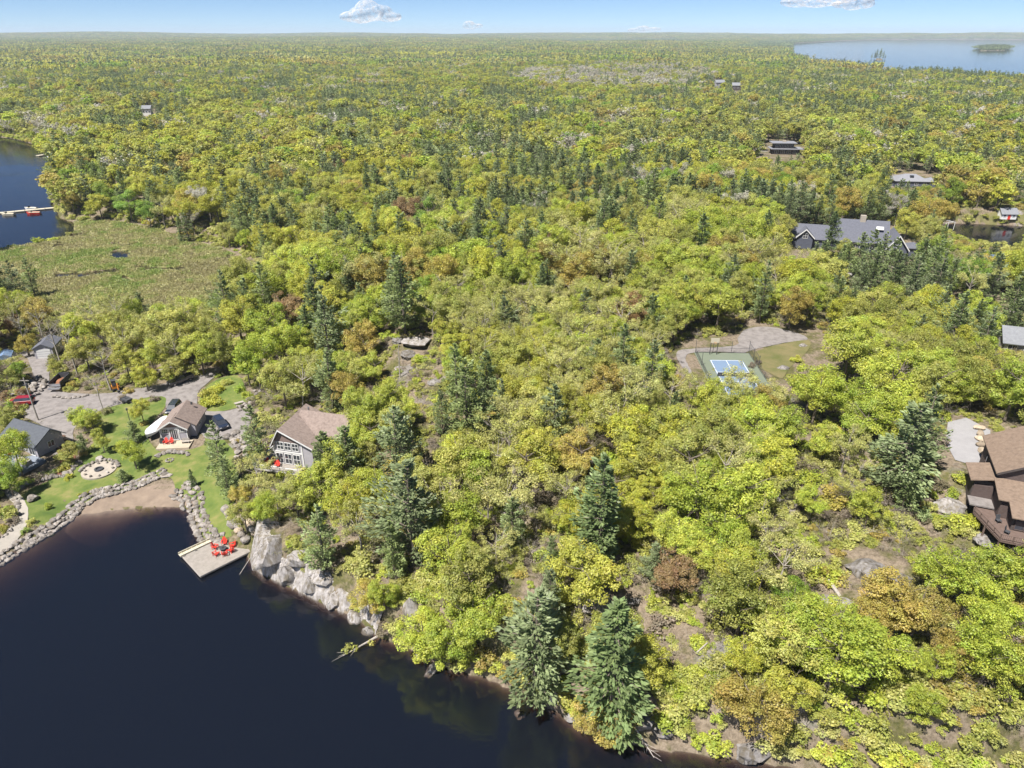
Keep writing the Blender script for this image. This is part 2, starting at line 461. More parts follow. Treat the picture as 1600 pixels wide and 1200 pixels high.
def sheet(name, poly, m, off=0.06, step=1.0, grid=1.5, wob=0.08, zf=None, smooth_curve=True):
    """a ground sheet draped over the terrain"""
    b = densify(poly, step, wob) if smooth_curve else list(poly)
    xs, ys = [p[0] for p in b], [p[1] for p in b]
    gx, gy = np.meshgrid(np.arange(min(xs), max(xs), grid), np.arange(min(ys), max(ys), grid))
    gx, gy = gx.ravel(), gy.ravel()
    keep = sdist(b, gx, gy) < -grid * 0.45
    pts = [Vector(p) for p in b] + [Vector((a, c)) for a, c in zip(gx[keep], gy[keep])]
    nb = len(b)
    v, e, f, *_ = delaunay_2d_cdt(pts, [(i, (i + 1) % nb) for i in range(nb)], [], 1, 1e-5)
    vx, vy = np.array([p.x for p in v]), np.array([p.y for p in v])
    z = (height(vx, vy) if zf is None else np.full(len(vx), zf)) + off
    fs = []
    for t in f:
        a, b2, c = (v[i] for i in t[:3])
        fs.append(tuple(t) if (b2 - a).cross(c - a) > 0 else tuple(reversed(t)))
    me = new_mesh(name, [(float(a), float(b2), float(c)) for a, b2, c in zip(vx, vy, z)], fs, [m], smooth_shade=True)
    return tag(link(name, me), kind='structure')

# ================================================================== THE SETTING
def build_ground():
    rs = np.concatenate([np.arange(14, 390, 1.0), 390 * 1.02 ** np.arange(0, 184)])
    an = np.linspace(R(-72), R(72), 470)
    rr, aa = np.meshgrid(rs, an, indexing='ij')
    x, y = (rr * np.sin(aa)).ravel(), (rr * np.cos(aa)).ravel()
    z = np.concatenate([height(x[i:i + 40000], y[i:i + 40000]) for i in range(0, len(x), 40000)])
    nr, na = len(rs), len(an)
    i, j = np.meshgrid(np.arange(nr - 1), np.arange(na - 1), indexing='ij')
    a = (i * na + j).ravel()
    f = np.stack([a, a + 1, a + na + 1, a + na], 1)[:, ::-1]
    me = new_mesh('ground', np.stack([x, y, z], 1), np.ascontiguousarray(f), [ground_material()], smooth_shade=True)
    tag(link('ground', me), kind='structure')
build_ground()

wb = MB().bb(-15000, 15000, -400, 15000, -9, 0)
tag(wb.build('lake_water', water_material()), kind='structure')

M_LAWN = mat('lawn_grass', (0.085, 0.135, 0.022), (0.15, 0.19, 0.038), 0.35, 0.95, 0.05, 9, stops=[(0.28, (0.052, 0.088, 0.018)), (0.44, (0.088, 0.125, 0.026)), (0.56, (0.125, 0.15, 0.038)), (0.7, (0.19, 0.175, 0.065))])
M_GRAVEL = mat('gravel', (0.40, 0.36, 0.35), (0.29, 0.26, 0.25), 0.8, 0.95, 0.04, 12, stops=[(0.25, (0.11, 0.097, 0.093)), (0.45, (0.175, 0.16, 0.155)), (0.6, (0.215, 0.197, 0.192)), (0.8, (0.16, 0.135, 0.12))])
M_ASPHALT = mat('pale_asphalt', (0.27, 0.265, 0.275), (0.23, 0.225, 0.235), 0.6, 0.9, 0.01)
M_SAND = mat('beach_sand', (0.22, 0.17, 0.13), (0.15, 0.115, 0.09), 0.6, 0.9, 0.03)
M_PAVE = mat('path_concrete', (0.34, 0.31, 0.275), (0.27, 0.25, 0.22), 1.2, 0.85, 0.01)
M_MARSH = mat('marsh_peat', (0.13, 0.12, 0.05), (0.21, 0.19, 0.09), 0.12, 0.95, 0.1, 2.0, detail=10, stops=[(0.3, (0.075, 0.085, 0.032)), (0.45, (0.135, 0.14, 0.052)), (0.58, (0.185, 0.17, 0.08)), (0.75, (0.16, 0.125, 0.075))])
M_MEADOW = mat('rough_grass', (0.085, 0.095, 0.028), (0.17, 0.14, 0.07), 0.25, 0.95, 0.08, 4)

sheet('lawn', LAWN, M_LAWN, 0.07)
sheet('verge', VERGE, M_LAWN, 0.07)
sheet('driveway', DRIVE, M_GRAVEL, 0.10)
sheet('beach', BEACH, M_SAND, 0.045)
sheet('garden_path', PATH, M_PAVE, 0.12)
sheet('court_driveway', COURT_DRIVE, M_GRAVEL, 0.08)
sheet('court_meadow', COURT_GRASS, M_MEADOW, 0.09)
sheet('paved_drive', RDRIVE, M_ASPHALT, 0.10, smooth_curve=False)

# ================================================================== TREES: prototypes
def cards(C, U, V, shade, hue):
    """leaf quads: centre, two half axes"""
    n = len(C)
    v = np.stack([C - U, C - V * 0.8, C + U, C + V * 0.8], 1).reshape(-1, 3)
    f = np.arange(n * 4).reshape(n, 4)
    s = np.stack([shade, hue, np.zeros(n)], 1).repeat(4, 0)
    return v, f, s

def unit(a):
    return a / (np.linalg.norm(a, axis=1, keepdims=True) + 1e-9)

def leaf_cloud(g, centres, radii, per, size, squash=0.8, outward=0.9, lo=0.68, hi=1.3):
    """leaf clumps: leaves spread through small balls, facing mostly outward and up"""
    n = len(centres)
    k = np.repeat(np.arange(n), per)
    d = unit(g.normal(size=(len(k), 3)))
    rad = radii[k] * g.uniform(0.35, 1.0, len(k)) ** 0.6
    C = centres[k] + d * rad[:, None] * np.array((1, 1, squash))
    nrm = unit(d * outward + np.array((-.2, -.2, 0.8)) + g.normal(size=d.shape) * 0.45)
    t = unit(np.cross(nrm, g.normal(size=d.shape)))
    b = np.cross(nrm, t)
    s = size * g.uniform(0.6, 1.35, len(k))[:, None]
    cl_sh = g.uniform(0.82, 1.15, n)[k]
    return cards(C, t * s * 0.5, b * s * 0.42, cl_sh * g.uniform(lo, hi, len(k)), g.normal(size=len(k)) * 0.5 + g.normal(size=n)[k] * 0.7)

def tube_np(segs, n=5):
    """tapered limbs from (p0, p1, r0, r1)"""
    m = MB()
    for p0, p1, r0, r1 in segs:
        m.tube(p0, p1, r0, r1, n)
    return m

def limbs(g, H, R_, z0, count, r0, twigs=0, lean=0.0):
    segs = []
    top = Vector((lean * H, 0, H * 0.8))
    pts = [Vector((0, 0, -0.6)), Vector((g.normal() * .12, g.normal() * .12, H * .28)), Vector((lean * H * .5 + g.normal() * .25, g.normal() * .25, H * .55)), top]
    rr = [r0, r0 * .75, r0 * .5, r0 * .14]
    for i in range(3):
        segs.append((pts[i], pts[i + 1], rr[i], rr[i + 1]))
    for i in range(count):
        t = g.uniform(z0, 0.72)
        base = pts[1].lerp(pts[2], min(max((t - .28) / .27, 0), 1)) if t < .55 else pts[2].lerp(pts[3], (t - .55) / .45)
        az = i * 2.4 + g.uniform(-.4, .4)
        ln = R_ * g.uniform(.55, .9)
        mid = base + Vector((math.cos(az) * ln * .55, math.sin(az) * ln * .55, ln * .35))
        end = base + Vector((math.cos(az) * ln, math.sin(az) * ln, ln * g.uniform(.5, .95)))
        ra = r0 * .34
        segs += [(base, mid, ra, ra * .6), (mid, end, ra * .6, ra * .2)]
        for _ in range(twigs):
            s = base.lerp(end, g.uniform(.35, .95))
            a2 = az + g.uniform(-1.2, 1.2); l2 = ln * g.uniform(.25, .55)
            e2 = s + Vector((math.cos(a2) * l2, math.sin(a2) * l2, l2 * g.uniform(.3, 1.2)))
            segs.append((s, e2, ra * .28, ra * .08))
            for _ in range(2):
                s3 = s.lerp(e2, g.uniform(.4, .9)); a3 = a2 + g.uniform(-1, 1); l3 = l2 * .5
                segs.append((s3, s3 + Vector((math.cos(a3) * l3, math.sin(a3) * l3, l3 * g.uniform(.4, 1.2))), ra * .14, ra * .05))
    return segs

def broadleaf(seed, H=13.0, R_=4.6, n=60, per=80, size=0.42, low=0.30, lumps=9):
    g = np.random.default_rng(seed)
    # big lobes make the outline uneven, clumps sit on the lobes
    la = g.uniform(0, 6.28, lumps); lz = g.uniform(-0.6, 0.85, lumps)
    lobes = np.stack([np.cos(la) * np.sqrt(1 - np.minimum(lz, .8) ** 2) * R_ * .55, np.sin(la) * np.sqrt(1 - np.minimum(lz, .8) ** 2) * R_ * .55, H * (.55 + .25 * lz)], 1)
    lr = g.uniform(.36, .56, lumps) * R_
    k = g.integers(0, lumps, n)
    d = unit(g.normal(size=(n, 3)) + np.array((0, 0, .35)))
    C = lobes[k] + d * lr[k][:, None] * g.uniform(.7, 1.0, n)[:, None]
    C[:, 2] = np.maximum(C[:, 2], H * low + g.uniform(0, 1.2, n))
    crown = leaf_cloud(g, C, g.uniform(.16, .28, n) * R_, per, size)
    segs = limbs(g, H, R_, .26, 7, .022 * H, 2)
    return tube_np(segs), crown

def sparse(seed, H=13.0, R_=4.2, size=0.30, per=26, n=46, bare=False):
    g = np.random.default_rng(seed)
    segs = limbs(g, H, R_, .3, 9, .018 * H, 6, lean=g.uniform(-.05, .05))
    ends = np.array([s[1][:] for s in segs[3:]])
    pick = ends[g.integers(0, len(ends), n)] + g.normal(size=(n, 3)) * .35 * R_ / 4.2
    crown = leaf_cloud(g, pick, g.uniform(.5, .95, n) * (R_ / 4.2), per, size, lo=.6, hi=1.35)
    return tube_np(segs, 4), crown

def pine(seed, H=17.0, R_=3.6, layers=15, size=0.62, droop=-0.05, per=26, low=.18, dens=1.0):
    """plumed white pine: tiers of flat needle sprays with gaps between"""
    g = np.random.default_rng(seed)
    segs = [((0, 0, -.6), (0, 0, H * .5), .018 * H, .011 * H), ((0, 0, H * .5), (g.normal() * .1, g.normal() * .1, H * .98), .011 * H, .02)]
    Cs, Us, Vs, sh, hu = [], [], [], [], []
    lop = g.uniform(0, 6.28)
    for L in range(layers):
        t = L / (layers - 1)
        z = H * (low + (1 - low) * t ** .92)
        rad = R_ * min(1, .62 + t * 1.6) * (1 - t) ** .62 * g.uniform(.68, 1.15) + .28
        nb = max(4, int((7 - 3 * t) * dens))
        for b in range(nb):
            if g.random() < .2:
                continue
            az = 6.283 * b / nb + g.uniform(-.4, .4) + L * 1.1
            ln = rad * g.uniform(.6, 1.15) * (1 + .22 * math.cos(az - lop + 2 * t))
            rise = g.uniform(droop - .08, droop + .25) + .35 * t
            dirv = np.array((math.cos(az), math.sin(az), rise))
            if ln > .8:
                segs.append(((0, 0, z), tuple(np.array((0, 0, z)) + dirv * ln * .8), .05 + .012 * ln, .012))
            m = int(per * (0.45 + ln / R_))
            s = g.uniform(.25, 1.05, m)
            side = np.array((-math.sin(az), math.cos(az), 0))
            wid = ln * .33 * np.sin(np.clip(s, 0, 1) * 2.9)
            off = g.uniform(-1, 1, m) * wid
            C = np.array((0, 0, z)) + s[:, None] * ln * dirv + off[:, None] * side + np.stack([np.zeros(m), np.zeros(m), g.normal(size=m) * (.14 + .05 * ln)], 1)
            fan = unit(dirv[None] + side[None] * (off / (ln * .5 + .1))[:, None] + g.normal(size=(m, 3)) * .25 + np.array((0, 0, .15)))
            nr = unit(np.array((0, 0, 1.0)) + g.normal(size=(m, 3)) * .5)
            vv = unit(np.cross(nr, fan))
            q = size * g.uniform(.6, 1.3, m)[:, None]
            Cs.append(C); Us.append(fan * q * .55); Vs.append(vv * q * .30)
            sh.append(g.uniform(.6, 1.3, m) * g.uniform(.8, 1.15)); hu.append(g.normal(size=m) * .6)
    return tube_np(segs, 4), cards(np.concatenate(Cs), np.concatenate(Us), np.concatenate(Vs), np.concatenate(sh), np.concatenate(hu))

def bush(seed, R_=1.3, n=14, per=72, size=0.18):
    g = np.random.default_rng(seed)
    d = unit(g.normal(size=(n, 3))); d[:, 2] = np.abs(d[:, 2])
    C = d * R_ * g.uniform(.35, .85, n)[:, None] * np.array((1, 1, .85)) + np.array((0, 0, .12 * R_))
    crown = leaf_cloud(g, C, g.uniform(.25, .42, n) * R_, per, size)
    segs = [((0, 0, -.2), tuple(C[i] * .9), .03, .012) for i in range(min(n, 9))]
    return tube_np(segs, 4), crown

def reed(seed):
    g = np.random.default_rng(seed)
    n = 70
    a = g.uniform(0, 6.28, n); q = 1.15 * np.sqrt(g.random(n))
    C = np.stack([np.cos(a) * q, np.sin(a) * q, g.uniform(.15, .35, n)], 1)
    up_ = unit(np.array((0, 0, .45)) + g.normal(size=(n, 3)) * .6)
    sd = unit(np.cross(up_, g.normal(size=(n, 3))))
    hgt = g.uniform(.25, .55, n)[:, None]
    return tube_np([((0, 0, -.2), (0, 0, .3), .02, .01)], 3), cards(C, up_ * hgt, sd * .13, g.uniform(.65, 1.3, n), g.normal(size=n))

PROTO = {}          # kind -> list of (trunk mesh, crown mesh, combined mesh)
def register(kind, made, leafm, barkm):
    tb, (cv, cf, cs) = made
    tm = tb.mesh(kind + '_trunk', barkm)
    cm = new_mesh(kind + '_crown', cv, cf, [leafm], attrs={'shade': ('FLOAT_VECTOR', cs)})
    nv = len(tb.v)
    tri = [f for f in tb.f]
    both = bpy.data.meshes.new(kind)
    fa = [tuple(int(i) for i in f) for f in tri] + [tuple(int(i) + nv for i in f) for f in cf]
    both.from_pydata(tb.v + [tuple(p) for p in cv.tolist()], [], fa)
    both.materials.append(barkm); both.materials.append(leafm)
    both.polygons.foreach_set('material_index', np.array([0] * len(tri) + [1] * len(cf), np.int32))
    a = both.attributes.new('shade', 'FLOAT_VECTOR', 'POINT')
    a.data.foreach_set('vector', np.concatenate([np.zeros((nv, 3)), cs]).ravel())
    both.update()
    PROTO.setdefault(kind, []).append((tm, cm, both))

for s in range(7):
    register('broad', broadleaf(100 + s, 12.5, 4.6, 86, 140, .265, .13 + .04 * (s % 3), 9 + s % 4), M_LEAF, M_BARK)
for s in range(4):
    register('sparse', sparse(200 + s, 12.0, 4.3, .22, 62, 84), M_LEAF, M_TWIG)
for s in range(2):
    register('bare', sparse(230 + s, 14.0, 3.2, .24, 12, 30), M_LEAF, M_PALEBARK)
for s in range(4):
    register('pine', pine(300 + s, 17, 4.2 + .25 * s, 14 + s % 3, .55, -.02, 58, .14), M_NEEDLE, M_BARK)
for s in range(3):
    register('spruce', pine(340 + s, 16, 3.1, 20, .5, -.10, 42, .05, 1.2), M_NEEDLE, M_BARK)
for s in range(4):
    register('bush', bush(400 + s), M_LEAF, M_TWIG)
for s in range(3):
    register('twigbush', sparse(470 + s, 1.7, 1.5, .09, 7, 26), M_LEAF, M_TWIG)
for s in range(4):
    register('reed', reed(450 + s), M_LEAF, M_TWIG)
for s in range(5):
    register('mid_broad', broadleaf(500 + s, 12.5, 4.7, 48, 30, .66, .2), M_LEAF, M_BARK)
for s in range(3):
    register('mid_pine', pine(540 + s, 15.5, 4.9, 10, 1.0, -.02, 18, .2), M_NEEDLE, M_BARK)
for s in range(2):
    register('mid_sparse', sparse(560 + s, 12.5, 4.3, .7, 9, 44), M_LEAF, M_TWIG)

# ------------------------------------------------------------------ leaf colours (the plants' own)
TINT = {
    'lime': [(0.405, 0.465, 0.062), (0.45, 0.49, 0.075), (0.37, 0.44, 0.06)],
    'yellow': [(0.46, 0.47, 0.062), (0.44, 0.44, 0.07)],
    'olive': [(0.385, 0.40, 0.09), (0.42, 0.425, 0.10), (0.35, 0.375, 0.08)],
    'pale': [(0.46, 0.465, 0.145), (0.49, 0.485, 0.165), (0.43, 0.44, 0.125)],
    'green': [(0.223, 0.341, 0.043), (0.260, 0.366, 0.043), (0.279, 0.372, 0.047)],
    'bronze': [(0.43, 0.355, 0.085), (0.40, 0.335, 0.085), (0.455, 0.39, 0.09)],
    'rust': [(0.345, 0.225, 0.095), (0.320, 0.215, 0.100)],
    'grey': [(0.470, 0.450, 0.370), (0.530, 0.510, 0.450), (0.430, 0.410, 0.320)],
    'bare': [(0.374, 0.352, 0.198), (0.396, 0.363, 0.242)],
    'pine': [(0.240, 0.304, 0.123), (0.263, 0.328, 0.135), (0.292, 0.357, 0.135)],
    'bluepine': [(0.245, 0.30, 0.145), (0.26, 0.315, 0.15)],
    'spruce': [(0.205, 0.275, 0.108), (0.225, 0.29, 0.118)],
    'brush': [(0.230, 0.190, 0.138), (0.276, 0.230, 0.172), (0.196, 0.172, 0.098), (0.230, 0.230, 0.086)],
    'reed': [(0.37, 0.40, 0.14), (0.45, 0.43, 0.20), (0.28, 0.36, 0.095), (0.39, 0.36, 0.18)],
}
def tint(cls, far=0.0):
    c = TINT[cls][rnd.randrange(len(TINT[cls]))]
    k = rnd.uniform(.86, 1.12)
    return tuple(v * k for v in c)

# ------------------------------------------------------------------ scattering what nobody could count
def scatter(name, kinds, pts, label=None):
    """pts: list of (x, y, z, kind index, rz, scale xy, scale z, tint). One object of kind stuff."""
    col = bpy.data.collections.new(name + '_kinds')
    offs, k = {}, 0
    for kd in kinds:
        offs[kd] = (k, len(PROTO[kd]))
        for i, (_, _, both) in enumerate(PROTO[kd]):
            col.objects.link(bpy.data.objects.new('k%03d_%s_%s' % (k, name, kd), both)); k += 1
    n = len(pts)
    me = bpy.data.meshes.new(name)
    me.vertices.add(n)
    me.vertices.foreach_set('co', np.array([p[:3] for p in pts], np.float32).ravel())
    idx = np.array([offs[p[3]][0] + rnd.randrange(offs[p[3]][1]) for p in pts], np.int32)
    for an, ty, dat in (('idx', 'INT', idx), ('rot', 'FLOAT_VECTOR', np.array([(0, 0, p[4]) for p in pts], np.float32)),
                        ('scl', 'FLOAT_VECTOR', np.array([(p[5], p[5], p[6]) for p in pts], np.float32)), ('tint', 'FLOAT_COLOR', np.array([(*p[7], 1) for p in pts], np.float32))):
        a = me.attributes.new(an, ty, 'POINT')
        a.data.foreach_set('vector' if ty == 'FLOAT_VECTOR' else 'color' if ty == 'FLOAT_COLOR' else 'value', dat.ravel())
    o = tag(link(name, me), label, kind='stuff')
    ng = bpy.data.node_groups.new(name + '_scatter', 'GeometryNodeTree')
    ng.interface.new_socket('Geometry', in_out='INPUT', socket_type='NodeSocketGeometry')
    ng.interface.new_socket('Geometry', in_out='OUTPUT', socket_type='NodeSocketGeometry')
    gi, go = ng.nodes.new('NodeGroupInput'), ng.nodes.new('NodeGroupOutput')
    ci = ng.nodes.new('GeometryNodeCollectionInfo')
    ci.inputs['Collection'].default_value = col
    ci.inputs['Separate Children'].default_value = True
    ci.inputs['Reset Children'].default_value = True
    ip = ng.nodes.new('GeometryNodeInstanceOnPoints')
    ip.inputs['Pick Instance'].default_value = True
    def attr(an, ty):
        a = ng.nodes.new('GeometryNodeInputNamedAttribute'); a.data_type = ty; a.inputs['Name'].default_value = an
        return a.outputs['Attribute']
    eu = ng.nodes.new('FunctionNodeEulerToRotation')
    L = ng.links.new
    L(gi.outputs[0], ip.inputs['Points']); L(ci.outputs[0], ip.inputs['Instance'])
    L(attr('idx', 'INT'), ip.inputs['Instance Index'])
    L(attr('rot', 'FLOAT_VECTOR'), eu.inputs[0]); L(eu.outputs[0], ip.inputs['Rotation'])
    L(attr('scl', 'FLOAT_VECTOR'), ip.inputs['Scale'])
    L(ip.outputs[0], go.inputs[0])
    md = o.modifiers.new('scatter', 'NODES'); md.node_group = ng
    return o

# ================================================================== PLACES KEPT CLEAR
# (x, y, half-width, half-depth, rz) of buildings, so that no tree grows through them
FOOT = [(-63.6, 119.3, 6, 7.6, 0), (-37.5, 107.5, 8, 8, 0), (-89.5, 113, 8, 8, 0), (71, 87, 9, 14.5, 0), (115, 233, 20, 12, 0), (191, 348, 10, 8, 0), (166, 452, 8, 7, 0), (212, 306, 4.5, 4.5, 0), (-112, 156, 6, 7, 0), (-124, 150, 5, 5, 0), (137, 148, 8, 6, 0), (-44.8, 86.3, 7, 7, 0)]
# picture windows (photo pixels) in front of which no filler tree may stand: what the photo shows there is not overgrown
VIEW = [(232, 630, 322, 712), (228, 583, 402, 690), (255, 573, 304, 607), (30, 560, 235, 720), (414, 630, 512, 738), (1066, 522, 1262, 582), (1492, 655, 1600, 832),
        (1245, 345, 1425, 378), (1395, 264, 1462, 280), (1198, 216, 1252, 240), (1485, 350, 1600, 376), (1550, 322, 1592, 342), (0, 640, 420, 900), (50, 352, 330, 455), (0, 225, 50, 372),
        (612, 510, 672, 592), (395, 815, 560, 975), (50, 525, 95, 560), (0, 548, 45, 572), (1565, 525, 1600, 556), (226, 166, 238, 180), (1118, 122, 1130, 134), (1146, 129, 1158, 140)]

def in_view_window(x, y, z, H, R_):
    cx, cy, dep = project(x, y, z + .6 * H)
    k = FPX / dep
    x0, x1 = cx - R_ * k * .8, cx + R_ * k * .8
    _, top, _ = project(x, y, z + H * .97); _, bot, _ = project(x, y, z + H * .25)
    for a, b, c, d in VIEW:
        if x1 > a and x0 < c and bot > b and top < d:
            return True
    return False

# open brush and rock on the hillside: photo ellipses (cx, cy, rx, ry, chance that a tree still stands)
OPEN = [(1270, 690, 55, 75, 0.10), (1310, 800, 95, 62, 0.10), (1400, 865, 130, 50, 0.10), (960, 890, 65, 50, 0.32), (640, 550, 48, 65, 0.15), (700, 700, 45, 60, 0.48), (1480, 800, 60, 60, 0.20),
        (880, 1060, 45, 55, 0.23), (1050, 1060, 60, 70, 0.48), (1000, 930, 60, 60, 0.40), (1340, 900, 70, 50, 0.10), (480, 880, 95, 65, 0.15), (1190, 690, 50, 40, 0.57), (650, 930, 30, 30, 0.57), (1090, 940, 50, 40, 0.57), (620, 480, 50, 30, 0.40)]
# where the photo shows stands of one kind: (cx, cy, rx, ry, class, chance)
STANDS = [(760, 290, 190, 75, 'pine', 0.37), (560, 420, 70, 90, 'pine', 0.30), (780, 390, 80, 40, 'pine', 0.45), (960, 300, 80, 50, 'pine', 0.30), (1190, 150, 160, 45, 'pine', 0.30), (1400, 150, 230, 40, 'pine', 0.30),
          (1420, 440, 150, 55, 'pine', 0.36), (1480, 210, 120, 50, 'pine', 0.24), (420, 330, 60, 70, 'pine', 0.18), (300, 130, 280, 40, 'pine', 0.30), (700, 170, 260, 40, 'pine', 0.33), (180, 250, 70, 40, 'pine', 0.24), (1120, 220, 120, 40, 'pine', 0.24),
          (1550, 470, 80, 80, 'pine', 0.27), (60, 430, 60, 30, 'pine', 0.48), (1330, 330, 110, 40, 'pine', 0.24), (480, 680, 60, 50, 'pine', 0.24),
          (850, 520, 170, 95, 'pale', .48), (860, 640, 130, 110, 'pale', .42), (780, 790, 110, 70, 'pale', .6), (1240, 880, 90, 60, 'pale', .6), (1420, 1060, 90, 80, 'pale', .4),
          (1330, 590, 110, 70, 'lime', .7), (420, 530, 70, 70, 'lime', .5), (600, 300, 90, 60, 'yellow', .5), (1130, 470, 90, 50, 'lime', .6), (1110, 790, 110, 80, 'lime', .6), (1500, 1050, 110, 130, 'lime', .5),
          (1150, 1050, 110, 90, 'bronze', .45), (1400, 960, 70, 60, 'bronze', .55), (460, 400, 80, 60, 'yellow', .35), (270, 310, 150, 50, 'yellow', .45), (250, 530, 140, 50, 'olive', .6), (1000, 120, 120, 20, 'grey', .4),
          (880, 120, 80, 15, 'grey', .45), (1200, 200, 200, 40, 'olive', .5), (1500, 300, 90, 40, 'bronze', .35), (320, 230, 160, 50, 'yellow', .35)]

GROVE = make_noise(21, 7)
def pick_class(px, py, g, x=None, y=None):
    for cx, cy, rx, ry, c, ch in STANDS:
        q = ((px - cx) / rx) ** 2 + ((py - cy) / ry) ** 2
        if q < 1 and g.random() < ch * (1.15 - .5 * q):
            return c
    u = g.random()
    if x is not None and g.random() < .8:      # kinds grow in groves
        u = min(.999, max(0.0, .5 * (1 + math.erf((float(GROVE(x, y, 75.0 if py > 200 else 130.0)) + g.normal() * .16) / .72))))
    if py < 330:
        tab = (('pine', .31), ('yellow', .15), ('olive', .20), ('lime', .12), ('green', .04), ('bronze', .06), ('grey', .05), ('pale', .05))
    elif py < 620:
        tab = (('pine', .15), ('yellow', .12), ('olive', .25), ('lime', .24), ('pale', .14), ('bronze', .06), ('green', .03), ('rust', .03))
    else:
        tab = (('pine', .05), ('yellow', .14), ('olive', .24), ('lime', .27), ('pale', .15), ('bronze', .09), ('green', .03), ('rust', .01))
    for c, w in tab:
        u -= w
        if u < 0:
            return c
    return 'olive'

MESH_OF = {'lime': 'broad', 'yellow': 'broad', 'olive': 'broad', 'green': 'broad', 'bronze': 'broad', 'rust': 'broad', 'pale': 'sparse', 'grey': 'sparse', 'bare': 'bare', 'pine': 'pine', 'bluepine': 'pine', 'spruce': 'spruce'}
BASE_H = {'broad': 12.5, 'sparse': 12.0, 'bare': 14.0, 'pine': 17.0, 'spruce': 16.0, 'bush': 1.6}
BASE_R = {'broad': 4.9, 'sparse': 4.3, 'bare': 3.2, 'pine': 4.0, 'spruce': 2.9, 'bush': 1.3}

TREES = []          # (x, y, z, class, H, R)
def place(px, py, cls, H, wide=1.0):
    """a tree whose crown's middle shows at a photo pixel"""
    x, y, z = hit(px, py, .58 * H)
    k = MESH_OF[cls]
    TREES.append((x, y, z, cls, H, BASE_R[k] * H / BASE_H[k] * wide))

